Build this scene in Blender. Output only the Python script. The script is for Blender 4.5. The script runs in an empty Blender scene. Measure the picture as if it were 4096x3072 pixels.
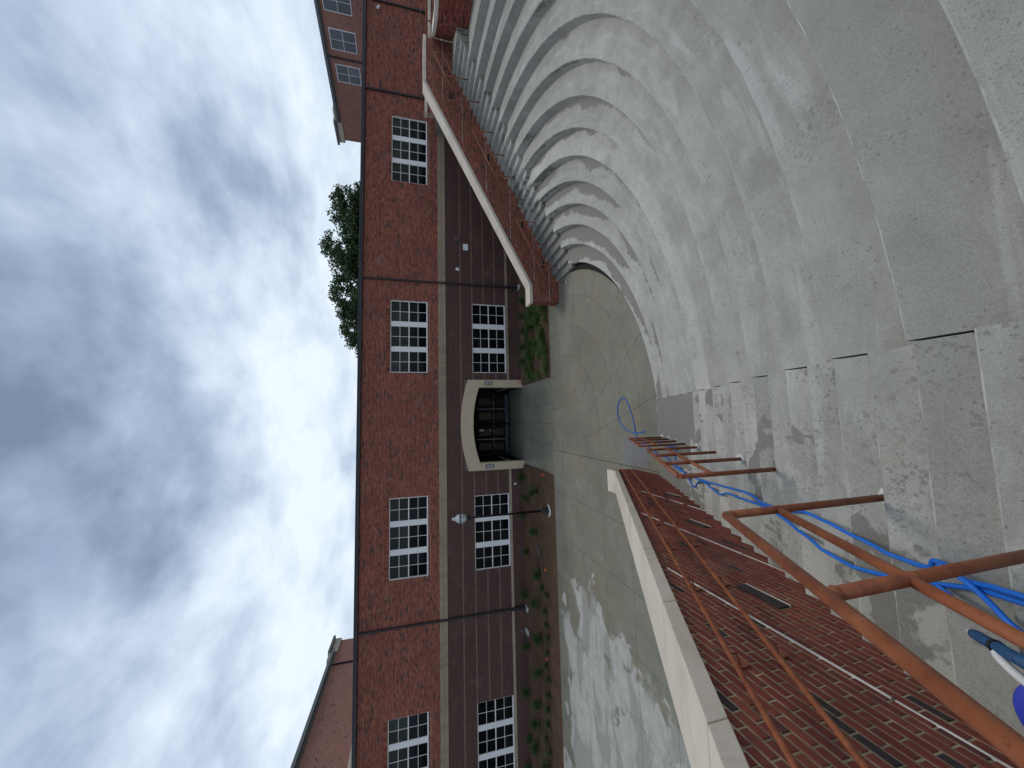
import bpy, bmesh, math, random
from mathutils import Vector, Matrix, noise as mnoise

R = math.radians
SC = bpy.context.scene
COL = SC.collection

# ------------------------------------------------------------------ camera
# a phone held on its side: the world's "down" points to the right of the picture
PITCH, YAW, ROLL, CAM_H = R(15.0755), R(5.4386), R(0.0548), 6.96
F = Vector((math.sin(YAW) * math.cos(PITCH), math.cos(YAW) * math.cos(PITCH), -math.sin(PITCH)))
RT = Vector((math.cos(YAW), -math.sin(YAW), 0))
UP = RT.cross(F)
RT, UP = RT * math.cos(ROLL) + UP * math.sin(ROLL), UP * math.cos(ROLL) - RT * math.sin(ROLL)
cam_data = bpy.data.cameras.new('camera')
cam = bpy.data.objects.new('camera', cam_data)
COL.objects.link(cam)
M3 = Matrix((-UP, RT, -F)).transposed()
cam.matrix_world = Matrix.Translation((0, 0, CAM_H)) @ M3.to_4x4()
cam_data.sensor_fit = 'HORIZONTAL'
cam_data.sensor_width = 36.0
cam_data.lens = 36.0 * 1471.0 / 4096.0
cam_data.clip_start = 0.05
cam_data.clip_end = 3000
SC.camera = cam

# ------------------------------------------------------------------ sky, sun, exposure
SUN_EL, SUN_AZ = R(58), R(35)          # azimuth clockwise from +Y
world = bpy.data.worlds.new('World')
SC.world = world
world.use_nodes = True


def build_world():
    nt = world.node_tree
    nt.nodes.clear()
    N = nt.nodes.new
    L = nt.links.new
    out = N('ShaderNodeOutputWorld')
    bg = N('ShaderNodeBackground')
    sky = N('ShaderNodeTexSky')
    sky.sky_type = 'NISHITA'
    sky.sun_disc = False
    sky.sun_elevation = SUN_EL
    sky.sun_rotation = SUN_AZ
    skymul = N('ShaderNodeMixRGB'); skymul.blend_type = 'MULTIPLY'; skymul.inputs[0].default_value = 1
    skymul.inputs[2].default_value = (0.075, 0.075, 0.075, 1)
    L(sky.outputs[0], skymul.inputs[1])
    tc = N('ShaderNodeTexCoord')
    sep = N('ShaderNodeSeparateXYZ')
    L(tc.outputs['Generated'], sep.inputs[0])

    def math_(op, a, b=None, clamp=False):
        n = N('ShaderNodeMath'); n.operation = op; n.use_clamp = clamp
        for i, v in enumerate((a, b)):
            if v is None: continue
            if isinstance(v, (int, float)): n.inputs[i].default_value = v
            else: L(v, n.inputs[i])
        return n.outputs[0]
    zc = math_('MAXIMUM', sep.outputs[2], 0.0)
    zz = math_('ADD', zc, 0.30)
    px = math_('DIVIDE', sep.outputs[0], zz)
    py = math_('DIVIDE', sep.outputs[1], zz)
    cmb = N('ShaderNodeCombineXYZ')
    L(px, cmb.inputs[0]); L(py, cmb.inputs[1])

    def noise(scale, detail, rough, dist, off):
        mp = N('ShaderNodeMapping')
        mp.inputs['Location'].default_value = off
        mp.inputs['Rotation'].default_value = (0, 0, R(28))
        mp.inputs['Scale'].default_value = (1.0, 0.85, 1.0)
        L(cmb.outputs[0], mp.inputs[0])
        n = N('ShaderNodeTexNoise')
        n.inputs['Scale'].default_value = scale
        n.inputs['Detail'].default_value = detail
        n.inputs['Roughness'].default_value = rough
        n.inputs['Distortion'].default_value = dist
        L(mp.outputs[0], n.inputs['Vector'])
        return n.outputs[0]
    a = noise(0.85, 3.0, 0.5, 0.2, (21.3, 3.3, 0))
    b = noise(2.3, 7.0, 0.57, 0.15, (9.3, 22.3, 0))
    d = noise(6.0, 5.0, 0.55, 0.1, (1.3, 5.2, 0))
    s1 = math_('MULTIPLY', a, 0.46)
    s2 = math_('MULTIPLY', b, 0.40)
    s3 = math_('MULTIPLY', d, 0.14)
    dens = math_('ADD', math_('ADD', math_('ADD', s1, s2), s3), math_('MULTIPLY', math_('SUBTRACT', zc, 0.42), 0.20))
    ramp = N('ShaderNodeValToRGB')
    cr = ramp.color_ramp
    cr.elements[0].position = 0.39
    cr.elements[0].color = (0.66, 0.735, 0.82, 1)
    cr.elements[1].position = 0.64
    cr.elements[1].color = (0.150, 0.205, 0.290, 1)
    e = cr.elements.new(0.47); e.color = (0.485, 0.57, 0.685, 1)
    e = cr.elements.new(0.55); e.color = (0.30, 0.375, 0.495, 1)
    L(dens, ramp.inputs[0])
    # overcast layer is a little thinner towards the horizon
    hz = math_('SUBTRACT', 1.0, math_('MULTIPLY', zc, 2.2), True)
    hz = math_('MULTIPLY', math_('POWER', hz, 2.0), 0.45)
    mh = N('ShaderNodeMixRGB'); L(hz, mh.inputs[0]); L(ramp.outputs[0], mh.inputs[1])
    mh.inputs[2].default_value = (0.55, 0.63, 0.715, 1)
    gap = N('ShaderNodeMapRange'); gap.inputs[1].default_value = 0.30; gap.inputs[2].default_value = 0.37
    gap.inputs[3].default_value = 0.35; gap.inputs[4].default_value = 0.0; gap.clamp = True
    L(b, gap.inputs[0])
    mx = N('ShaderNodeMixRGB'); L(gap.outputs[0], mx.inputs[0]); L(mh.outputs[0], mx.inputs[1]); L(skymul.outputs[0], mx.inputs[2])
    L(mx.outputs[0], bg.inputs[0])
    bg.inputs[1].default_value = 1.0
    L(bg.outputs[0], out.inputs[0])


build_world()
sun_data = bpy.data.lights.new('sun', 'SUN')
sun_data.energy = 0.95
sun_data.angle = R(20)
sun_data.color = (1.0, 0.94, 0.85)
sun = bpy.data.objects.new('sun', sun_data)
COL.objects.link(sun)
sd = Vector((math.sin(SUN_AZ) * math.cos(SUN_EL), math.cos(SUN_AZ) * math.cos(SUN_EL), math.sin(SUN_EL)))
sun.rotation_euler = sd.to_track_quat('Z', 'Y').to_euler()
sun.location = (0, 0, 40)

SC.view_settings.view_transform = 'Standard'
SC.view_settings.look = 'None'
SC.view_settings.exposure = 0.42
SC.view_settings.gamma = 1.0
SC.view_settings.use_curve_mapping = False
SC.render.engine = 'CYCLES'

RND = random.Random(7)


# ------------------------------------------------------------------ mesh helpers
class MB:
    def __init__(s):
        s.v, s.f, s.sm = [], [], []

    def face(s, pts, smooth=False):
        i = len(s.v)
        s.v += [tuple(p) for p in pts]
        s.f.append(tuple(range(i, i + len(pts))))
        s.sm.append(smooth)

    def box(s, x0, x1, y0, y1, z0, z1):
        i = len(s.v)
        s.v += [(x0, y0, z0), (x1, y0, z0), (x1, y1, z0), (x0, y1, z0), (x0, y0, z1), (x1, y0, z1), (x1, y1, z1), (x0, y1, z1)]
        for q in ((0, 3, 2, 1), (4, 5, 6, 7), (0, 1, 5, 4), (1, 2, 6, 5), (2, 3, 7, 6), (3, 0, 4, 7)):
            s.f.append(tuple(i + k for k in q)); s.sm.append(False)

    def hexa(s, p):
        """8 corner points, bottom 4 (ccw from above) then top 4"""
        i = len(s.v)
        s.v += [tuple(q) for q in p]
        for q in ((0, 3, 2, 1), (4, 5, 6, 7), (0, 1, 5, 4), (1, 2, 6, 5), (2, 3, 7, 6), (3, 0, 4, 7)):
            s.f.append(tuple(i + k for k in q)); s.sm.append(False)

    def tube(s, path, r, n=12, caps=True):
        path = [Vector(p) for p in path]
        rr = r if isinstance(r, (list, tuple)) else [r] * len(path)
        base = len(s.v)
        prev = None
        for k, p in enumerate(path):
            a = path[max(k - 1, 0)]; b = path[min(k + 1, len(path) - 1)]
            t = (b - a)
            t = t.normalized() if t.length > 1e-9 else Vector((0, 0, 1))
            if prev is None:
                ref = Vector((0, 0, 1)) if abs(t.z) < 0.9 else Vector((1, 0, 0))
                u = t.cross(ref).normalized()
            else:
                u = (prev - t * prev.dot(t)).normalized()
            prev = u
            w = t.cross(u)
            for j in range(n):
                an = 2 * math.pi * j / n
                s.v.append(tuple(p + (u * math.cos(an) + w * math.sin(an)) * rr[k]))
        for k in range(len(path) - 1):
            for j in range(n):
                a = base + k * n + j; b = base + k * n + (j + 1) % n
                s.f.append((a, b, b + n, a + n)); s.sm.append(True)
        if caps:
            s.f.append(tuple(base + j for j in range(n))[::-1]); s.sm.append(False)
            e = base + (len(path) - 1) * n
            s.f.append(tuple(e + j for j in range(n))); s.sm.append(False)

    def lathe(s, c, prof, n=20):
        """prof: list of (r, z) revolved about a vertical axis through c"""
        base = len(s.v)
        for r, z in prof:
            for j in range(n):
                a = 2 * math.pi * j / n
                s.v.append((c[0] + r * math.cos(a), c[1] + r * math.sin(a), c[2] + z))
        for k in range(len(prof) - 1):
            for j in range(n):
                a = base + k * n + j; b = base + k * n + (j + 1) % n
                s.f.append((a, b, b + n, a + n)); s.sm.append(True)
        s.f.append(tuple(base + j for j in range(n))[::-1]); s.sm.append(False)
        e = base + (len(prof) - 1) * n
        s.f.append(tuple(e + j for j in range(n))); s.sm.append(False)

    def mesh(s, name, m):
        me = bpy.data.meshes.new(name)
        me.from_pydata(s.v, [], s.f)
        me.polygons.foreach_set('use_smooth', s.sm)
        me.materials.append(m)
        me.update()
        return me

    def build(s, name, m, parent=None, bevel=0.0, kind=None):
        o = bpy.data.objects.new(name, s.mesh(name, m))
        COL.objects.link(o)
        if parent: o.parent = parent
        if bevel:
            b = o.modifiers.new('bevel', 'BEVEL'); b.width = bevel; b.segments = 2; b.limit_method = 'ANGLE'
        if kind: o['kind'] = kind
        return o


def link(name, me, parent=None, loc=None, rot=None, scale=None):
    o = bpy.data.objects.new(name, me)
    COL.objects.link(o)
    if parent: o.parent = parent
    if loc is not None: o.location = loc
    if rot is not None: o.rotation_euler = rot
    if scale is not None: o.scale = scale
    return o


def tag(o, label, cat, group=None):
    o['label'] = label; o['category'] = cat
    if group: o['group'] = group
    return o


def thing(name, label, cat, loc=(0, 0, 0), group=None):
    o = bpy.data.objects.new(name, None)
    o.empty_display_size = 0.2
    COL.objects.link(o); o.location = loc
    return tag(o, label, cat, group)


# ------------------------------------------------------------------ materials
class NT:
    def __init__(s, name):
        s.m = bpy.data.materials.new(name); s.m.use_nodes = True
        s.t = s.m.node_tree
        s.b = s.t.nodes['Principled BSDF']
        s._pos = None

    def n(s, k): return s.t.nodes.new(k)

    def l(s, a, b): s.t.links.new(a, b)

    def pos(s):
        if s._pos is None: s._pos = s.n('ShaderNodeNewGeometry')
        return s._pos.outputs['Position']

    def isl(s):
        if s._pos is None: s._pos = s.n('ShaderNodeNewGeometry')
        return s._pos.outputs['Random Per Island']

    def objr(s): return s.n('ShaderNodeObjectInfo').outputs['Random']

    def xyz(s):
        q = s.n('ShaderNodeSeparateXYZ'); s.l(s.pos(), q.inputs[0]); return q.outputs

    def put(s, v, sock):
        if isinstance(v, (int, float)): sock.default_value = v
        elif isinstance(v, tuple): sock.default_value = v if len(v) == 4 else (*v, 1)
        else: s.l(v, sock)

    def math(s, op, a, b=0.0, clamp=False):
        q = s.n('ShaderNodeMath'); q.operation = op; q.use_clamp = clamp
        s.put(a, q.inputs[0]); s.put(b, q.inputs[1]); return q.outputs[0]

    def noise(s, scale, detail=3.0, rough=0.55, dist=0.0, vec=None, stretch=None, off=None):
        v = vec or s.pos()
        if stretch or off:
            mp = s.n('ShaderNodeMapping'); s.l(v, mp.inputs[0])
            if stretch: mp.inputs['Scale'].default_value = stretch
            if off: mp.inputs['Location'].default_value = off
            v = mp.outputs[0]
        q = s.n('ShaderNodeTexNoise'); s.l(v, q.inputs['Vector'])
        q.inputs['Scale'].default_value = scale; q.inputs['Detail'].default_value = detail
        q.inputs['Roughness'].default_value = rough; q.inputs['Distortion'].default_value = dist
        return q.outputs[0]

    def step(s, v, a, b, lo=0.0, hi=1.0):
        q = s.n('ShaderNodeMapRange'); q.clamp = True
        s.put(v, q.inputs[0])
        for i, x in zip((1, 2, 3, 4), (a, b, lo, hi)): q.inputs[i].default_value = x
        return q.outputs[0]

    def mix(s, f, a, b, mode='MIX'):
        q = s.n('ShaderNodeMixRGB'); q.blend_type = mode
        s.put(f, q.inputs[0]); s.put(a, q.inputs[1]); s.put(b, q.inputs[2]); return q.outputs[0]

    def ramp(s, f, stops, const=False):
        q = s.n('ShaderNodeValToRGB'); cr = q.color_ramp
        if const: cr.interpolation = 'CONSTANT'
        while len(cr.elements) < len(stops): cr.elements.new(0.5)
        for e, (p, c) in zip(cr.elements, stops): e.position = p; e.color = (*c, 1)
        s.put(f, q.inputs[0]); return q.outputs[0]

    def bump(s, h, strength=0.3, dist=0.01):
        q = s.n('ShaderNodeBump'); s.l(h, q.inputs['Height'])
        q.inputs['Strength'].default_value = strength; q.inputs['Distance'].default_value = dist
        s.l(q.outputs[0], s.b.inputs['Normal'])

    def out(s, col, rough=0.8, metal=0.0, spec=0.4):
        s.put(col, s.b.inputs['Base Color']); s.put(rough, s.b.inputs['Roughness'])
        s.b.inputs['Metallic'].default_value = metal
        s.b.inputs['Specular IOR Level'].default_value = spec
        return s.m


def plain(name, col, rough=0.6, metal=0.0, var=0.12, scale=5.0, spec=0.4, bump=0.0):
    t = NT(name)
    n = t.noise(scale, 4.0, 0.6)
    c = t.mix(t.step(n, 0.3, 0.7), tuple(x * (1 - var) for x in col), tuple(min(1, x * (1 + var)) for x in col))
    if bump: t.bump(t.noise(scale * 8, 3.0), bump, 0.004)
    return t.out(c, rough, metal, spec)


# arc geometry of the amphitheatre (metres)
CX, CY = -0.516, 16.355
DR, DH = 0.669, 0.3307
R_NOSE0 = 7.466
TREAD, RISER = DR / 2, DH / 2
STAIR0 = 6.794


def concrete_mat(name, kind):
    t = NT(name)
    big = t.noise(0.55, 4.0, 0.6, 0.3)
    mid = t.noise(2.6, 5.0, 0.6, 0.4)
    fine = t.noise(38.0, 3.0, 0.6)
    x, y, z = t.xyz()
    dx = t.math('SUBTRACT', x, CX); dy = t.math('SUBTRACT', y, CY)
    rr = t.math('SQRT', t.math('ADD', t.math('MULTIPLY', dx, dx), t.math('MULTIPLY', dy, dy)))
    th = t.math('ARCTAN2', dy, dx)
    if kind in ('tier', 'step'):
        c = t.ramp(t.math('ADD', t.math('MULTIPLY', big, 0.5), t.math('MULTIPLY', mid, 0.5)),
                   [(0.28, (0.29, 0.278, 0.242)), (0.45, (0.40, 0.385, 0.34)), (0.58, (0.475, 0.458, 0.408)), (0.75, (0.61, 0.59, 0.54))])
        # every casting has its own tone
        c = t.mix(1.0, c, t.ramp(t.objr(), [(0.0, (0.80, 0.80, 0.78)), (1.0, (1.08, 1.08, 1.07))]), 'MULTIPLY')
        # vignette and contrast painted in: lower castings brightened, upper ones darkened, also weathered
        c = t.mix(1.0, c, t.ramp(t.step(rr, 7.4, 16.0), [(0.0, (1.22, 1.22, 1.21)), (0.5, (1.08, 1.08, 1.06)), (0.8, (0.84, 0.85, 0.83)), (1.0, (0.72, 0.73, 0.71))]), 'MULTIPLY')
        # trowel smears that follow the curve
        cv = t.n('ShaderNodeCombineXYZ'); t.put(t.math('MULTIPLY', th, 11.0), cv.inputs[0]); t.put(t.math('MULTIPLY', rr, 5.0), cv.inputs[1]); t.put(z, cv.inputs[2])
        smear = t.noise(0.9, 4.0, 0.6, 0.6, vec=cv.outputs[0])
        c = t.mix(t.step(smear, 0.52, 0.68, 0, 0.5), c, (0.58, 0.565, 0.525))
        c = t.mix(t.step(smear, 0.36, 0.44, 0.42, 0.0), c, (0.26, 0.252, 0.225))
        # damp patches still drying: sharp ragged edge, low roughness
        if kind == 'tier':
            fr = t.math('FRACT', t.math('DIVIDE', t.math('SUBTRACT', rr, R_NOSE0), DR))
            cw = t.n('ShaderNodeCombineXYZ'); t.put(t.math('MULTIPLY', th, 2.6), cw.inputs[0]); t.put(t.math('FLOOR', t.math('DIVIDE', t.math('SUBTRACT', rr, R_NOSE0 - 0.01), DR)), cw.inputs[1])
            wn = t.noise(1.0, 5.0, 0.62, 0.5, vec=cw.outputs[0])
            fine_w = t.noise(7.0, 4.0, 0.6)
            near = t.step(rr, 7.6, 14.0, 0.25, -0.25)
            wv = t.math('ADD', t.math('ADD', t.math('MULTIPLY', wn, 1.15), t.math('MULTIPLY', fr, 0.50)), t.math('ADD', near, t.math('MULTIPLY', fine_w, 0.16)))
            wet = t.step(wv, 1.02, 1.05)
        else:
            wv = t.math('ADD', t.noise(0.85, 5.0, 0.62, 0.5, off=(4.0, 1.0, 2.0)), t.math('MULTIPLY', t.noise(9.0, 3.0), 0.12))
            low = t.step(z, 0.9, 1.9, 0.30, 0.0)
            wet = t.step(t.math('ADD', wv, low), 0.635, 0.655)
        c = t.mix(t.math('MULTIPLY', wet, 0.88), c, (0.125, 0.115, 0.09))
        # drip spots, pits and flaking skin of the cast surface
        flake = t.noise(19.0, 7.0, 0.72, 0.6)
        fm = t.step(t.noise(0.9, 3.0, 0.6, 0.2, off=(6, 1, 4)), 0.40, 0.62, 0.0, 1.0)
        c = t.mix(t.math('MULTIPLY', t.step(flake, 0.47, 0.60, 0.0, 0.55 if kind == 'step' else 0.34), fm), c, (0.195, 0.185, 0.155))
        for vs, hi, amt in ((9.0, 0.30, 0.42), (24.0, 0.46, 0.55), (52.0, 0.5, 0.5)):
            vor = t.n('ShaderNodeTexVoronoi'); t.l(t.pos(), vor.inputs['Vector']); vor.inputs['Scale'].default_value = vs
            spotn = t.noise(1.6 + vs * 0.03, 4.0, 0.6, 0.0, off=(9 + vs, 4, 1))
            rad = t.step(spotn, 0.43, 0.70, 0.0, hi if kind == 'step' else hi * 0.75)
            jit = t.noise(vs * 2.6, 3.0)
            dd = t.math('ADD', vor.outputs['Distance'], t.math('MULTIPLY', t.math('SUBTRACT', jit, 0.5), 0.55))
            sp = t.math('LESS_THAN', dd, rad)
            c = t.mix(t.math('MULTIPLY', sp, amt), c, (0.125, 0.115, 0.092))
        rust = t.step(t.noise(1.9, 5.0, 0.65, 0.4, off=(2, 8, 3)), 0.66, 0.74, 0.0, 0.35)
        c = t.mix(rust, c, (0.30, 0.22, 0.13))
        g = t.noise(140.0, 2.0)
        c = t.mix(0.22, c, t.ramp(g, [(0.3, (0.12, 0.12, 0.11)), (0.7, (0.58, 0.58, 0.56))]))
        t.bump(t.math('ADD', t.math('MULTIPLY', fine, 0.6), t.math('MULTIPLY', mid, 0.8)), 0.35, 0.006)
        rough = t.math('SUBTRACT', 0.85, t.math('MULTIPLY', wet, 0.35))
        return t.out(c, rough, 0, 0.35)
    # plaza pavement: damp olive grey with light dry islands to the west
    ol = t.ramp(t.math('ADD', t.math('MULTIPLY', big, 0.55), t.math('MULTIPLY', mid, 0.45)),
                [(0.3, (0.150, 0.145, 0.105)), (0.5, (0.200, 0.194, 0.146)), (0.7, (0.262, 0.257, 0.20))])
    ol = t.mix(1.0, ol, t.ramp(t.objr(), [(0.0, (0.92, 0.92, 0.90)), (1.0, (1.08, 1.08, 1.07))]), 'MULTIPLY')
    mud = t.step(t.noise(0.8, 4.0, 0.6, 0.3, off=(5, 3, 0)), 0.48, 0.66, 0.0, 0.6)
    ol = t.mix(mud, ol, (0.235, 0.195, 0.122))
    dry_c = t.ramp(mid, [(0.3, (0.34, 0.33, 0.292)), (0.7, (0.46, 0.448, 0.40))])
    dn = t.math('ADD', t.noise(0.42, 5.0, 0.6, 0.35, off=(1.7, 0.4, 0)), t.math('MULTIPLY', t.noise(5.0, 3.0), 0.06))
    bias = t.math('ADD', t.step(x, -10.0, -3.0, 0.235, -0.30), t.step(y, 15.5, 18.5, 0.0, -0.25))
    dry = t.step(t.math('ADD', dn, bias), 0.60, 0.625)
    stk = t.noise(0.75, 4.0, 0.6, 0.5, stretch=(0.45, 1.25, 1.0), off=(2.0, 6.5, 0))
    dry_c = t.mix(t.step(stk, 0.49, 0.55, 0.0, 0.7), dry_c, (0.225, 0.22, 0.185))
    c = t.mix(dry, ol, dry_c)
    damp = t.step(t.math('ADD', t.noise(1.1, 4.0, 0.6, 0.2, off=(3, 9, 0)), t.step(y, 20.5, 24.0, 0.0, 0.35)), 0.60, 0.72, 0.0, 0.45)
    c = t.mix(damp, c, (0.105, 0.108, 0.09))
    g = t.noise(90.0, 2.0)
    c = t.mix(0.12, c, t.ramp(g, [(0.3, (0.10, 0.10, 0.09)), (0.7, (0.5, 0.5, 0.47))]))
    t.bump(fine, 0.2, 0.004)
    rough = t.math('ADD', 0.30, t.math('MULTIPLY', dry, 0.4))
    return t.out(c, rough, 0, 0.5)


def brick_mat(name, stops, grime=0.25):
    t = NT(name)
    v = t.math('FRACT', t.math('ADD', t.isl(), t.math('MULTIPLY', t.objr(), 7.31)))
    c = t.ramp(v, stops)
    n = t.noise(16.0, 4.0, 0.65)
    c = t.mix(t.step(n, 0.35, 0.7, 0.0, grime), c, (0.05, 0.025, 0.02))
    big = t.noise(0.35, 4.0, 0.6, 0.3)
    c = t.mix(1.0, c, t.ramp(big, [(0.3, (0.82, 0.82, 0.82)), (0.7, (1.14, 1.11, 1.08))]), 'MULTIPLY')
    run = t.noise(1.0, 4.0, 0.6, 0.2, stretch=(2.2, 2.2, 0.16))
    c = t.mix(t.step(run, 0.50, 0.70, 0.0, 0.28), c, (0.07, 0.035, 0.028))
    bloom = t.noise(0.8, 5.0, 0.65, 0.4, off=(7, 2, 5))
    c = t.mix(t.step(bloom, 0.60, 0.76, 0.0, 0.22), c, (0.42, 0.33, 0.28))
    t.bump(t.noise(55.0, 3.0, 0.7), 0.4, 0.004)
    return t.out(c, 0.82, 0, 0.3)


RED = [(0.0, (0.16, 0.038, 0.029)), (0.2, (0.235, 0.060, 0.039)), (0.4, (0.285, 0.080, 0.050)), (0.6, (0.205, 0.050, 0.036)), (0.78, (0.37, 0.125, 0.078)),
       (0.90, (0.22, 0.058, 0.042)), (0.925, (0.06, 0.034, 0.034)), (1.0, (0.042, 0.028, 0.031))]
WALLRED = [(0.0, (0.205, 0.048, 0.034)), (0.3, (0.235, 0.057, 0.038)), (0.55, (0.165, 0.038, 0.030)), (0.80, (0.26, 0.074, 0.044)),
           (0.945, (0.16, 0.040, 0.034)), (0.96, (0.045, 0.034, 0.038)), (1.0, (0.038, 0.030, 0.034))]
DARK = [(0.0, (0.078, 0.042, 0.037)), (0.4, (0.094, 0.048, 0.042)), (0.75, (0.066, 0.038, 0.037)), (1.0, (0.125, 0.056, 0.046))]
BEIGE = [(0.0, (0.34, 0.275, 0.195)), (0.5, (0.375, 0.31, 0.225)), (1.0, (0.30, 0.245, 0.175))]

MAT = {
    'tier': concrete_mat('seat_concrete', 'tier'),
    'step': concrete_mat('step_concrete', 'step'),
    'plaza': concrete_mat('plaza_concrete', 'plaza'),
    'patch': plain('grey_repair_concrete', (0.185, 0.185, 0.185), 0.75, var=0.08, scale=2.5, bump=0.2),
    'joint': plain('joint_dark', (0.085, 0.08, 0.06), 0.95, var=0.3, scale=3),
    'brick': brick_mat('red_brick', RED),
    'wallbrick': brick_mat('cheek_wall_brick', WALLRED, 0.35),
    'darkbrick': brick_mat('dark_brick', DARK, 0.2),
    'beigebrick': brick_mat('beige_brick', BEIGE, 0.1),
    'mortar': plain('mortar', (0.37, 0.235, 0.175), 0.95, var=0.25, scale=6, bump=0.3),
    'walmortar': plain('wall_mortar', (0.315, 0.262, 0.165), 0.95, var=0.5, scale=9, bump=0.4),
    'darkmortar': plain('dark_mortar', (0.17, 0.11, 0.09), 0.95, var=0.25, scale=6),
    'coping': plain('cast_stone_coping', (0.60, 0.525, 0.43), 0.8, var=0.13, scale=1.8, bump=0.15),
    'portal': plain('portal_stucco', (0.50, 0.405, 0.285), 0.85, var=0.05, scale=3, bump=0.15),
    'white': plain('white_paint', (0.72, 0.72, 0.71), 0.5, var=0.03, scale=2),
    'gutter': plain('dark_gutter', (0.022, 0.022, 0.030), 0.45, var=0.2, scale=4),
    'spout': plain('brown_downspout', (0.022, 0.016, 0.020), 0.5, var=0.2, scale=4),
    'black': plain('black_iron', (0.010, 0.010, 0.011), 0.5, var=0.2, scale=10),
    'void': plain('black_drain', (0.004, 0.004, 0.004), 0.8, var=0.1),
    'steel': plain('brushed_steel', (0.42, 0.42, 0.43), 0.35, 0.9, var=0.05),
    'globe': plain('lamp_globe', (0.46, 0.47, 0.48), 0.25, var=0.04, spec=0.5),
    'flash': plain('white_flashing', (0.62, 0.60, 0.56), 0.6, var=0.25, scale=9),
    'steplight': plain('brown_louvre', (0.028, 0.020, 0.020), 0.5, var=0.1),
    'grout': plain('grout_ring', (0.55, 0.54, 0.52), 0.9, var=0.15, scale=30, bump=0.4),
    'hose': plain('blue_hose', (0.010, 0.15, 0.60), 0.45, var=0.10, scale=9, spec=0.45),
    'orange': plain('orange_flag', (0.75, 0.09, 0.02), 0.6),
    'bark': plain('bark', (0.05, 0.035, 0.025), 0.95, var=0.35, scale=8, bump=0.5),
    'roof': plain('roof_membrane', (0.12, 0.12, 0.12), 0.9),
    'trim': plain('grey_trim', (0.10, 0.105, 0.11), 0.5, var=0.08),
    'cornice': plain('beige_cornice', (0.42, 0.38, 0.30), 0.7, var=0.05),
    'bluecloth': plain('blue_wrap', (0.018, 0.075, 0.17), 0.55, var=0.35, scale=30, bump=0.3),
    'violet': plain('violet_plastic', (0.03, 0.045, 0.38), 0.6, var=0.1),
    'pvc': plain('white_pvc', (0.68, 0.68, 0.64), 0.35, var=0.06, scale=20),
    'teal': plain('teal_kickplate', (0.03, 0.07, 0.09), 0.5, 0.1, var=0.25, scale=6),
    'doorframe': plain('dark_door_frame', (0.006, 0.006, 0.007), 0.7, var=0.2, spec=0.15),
    'sign': plain('red_sign', (0.28, 0.07, 0.05), 0.5),
    'paper': plain('white_paper', (0.55, 0.58, 0.55), 0.8),
    'greybox': plain('grey_box', (0.09, 0.09, 0.10), 0.5),
}


def rail_mat():
    t = NT('rust_brown_paint')
    n = t.noise(7.0, 5.0, 0.65)
    c = t.ramp(n, [(0.3, (0.145, 0.038, 0.017)), (0.5, (0.235, 0.069, 0.026)), (0.72, (0.32, 0.108, 0.043))])
    sp = t.step(t.noise(48.0, 3.0, 0.6), 0.60, 0.70, 0.0, 0.55)
    c = t.mix(sp, c, (0.12, 0.036, 0.016))
    t.bump(t.noise(70.0, 3.0), 0.25, 0.002)
    return t.out(c, 0.50, 0, 0.38)


MAT['rail'] = rail_mat()


def coping_mat():
    t = NT('weathered_cast_stone')
    c = t.ramp(t.noise(1.3, 5.0, 0.6, 0.2), [(0.3, (0.52, 0.45, 0.365)), (0.55, (0.60, 0.53, 0.435)), (0.75, (0.66, 0.59, 0.50))])
    c = t.mix(t.step(t.noise(2.4, 6.0, 0.7, 0.5, off=(3, 5, 1)), 0.55, 0.70, 0.0, 0.35), c, (0.33, 0.285, 0.225))
    c = t.mix(t.step(t.noise(23.0, 4.0, 0.65), 0.63, 0.70, 0.0, 0.4), c, (0.30, 0.26, 0.21))
    t.bump(t.noise(60.0, 3.0, 0.6), 0.25, 0.004)
    return t.out(c, 0.85, 0, 0.3)


MAT['coping'] = coping_mat()
def arris_mat():  # patchy wear plus the light that nosing chamfers catch, painted into the colour
    t = NT('lit_worn_arris')
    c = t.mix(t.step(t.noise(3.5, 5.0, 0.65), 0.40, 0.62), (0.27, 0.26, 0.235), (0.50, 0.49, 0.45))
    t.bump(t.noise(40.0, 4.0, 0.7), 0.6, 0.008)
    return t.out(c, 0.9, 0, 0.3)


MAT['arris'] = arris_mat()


def glass_mat(name, tint, rough=0.05, spec=0.5):
    t = NT(name)
    n = t.noise(1.2, 3.0, 0.6, 0.3)
    c = t.mix(t.step(n, 0.3, 0.7), tuple(x * 0.5 for x in tint), tint)
    c = t.mix(1.0, c, t.ramp(t.objr(), [(0.0, (0.55, 0.55, 0.55)), (0.7, (1.1, 1.1, 1.1)), (1.0, (2.0, 1.95, 1.8))]), 'MULTIPLY')
    return t.out(c, rough, 0, spec)


MAT['glass_dark'] = glass_mat('dark_window_glass', (0.007, 0.008, 0.010), 0.04, 0.09)
MAT['glass_blind'] = glass_mat('window_glass_with_blind', (0.024, 0.031, 0.029), 0.06, 0.12)
MAT['glass_blue'] = glass_mat('blue_window_glass', (0.05, 0.062, 0.08), 0.05, 0.5)
MAT['glass_brown'] = glass_mat('brown_door_glass', (0.10, 0.078, 0.052), 0.2, 0.15)
MAT['glass_low'] = glass_mat('lower_door_glass', (0.035, 0.03, 0.027), 0.2, 0.15)


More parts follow.
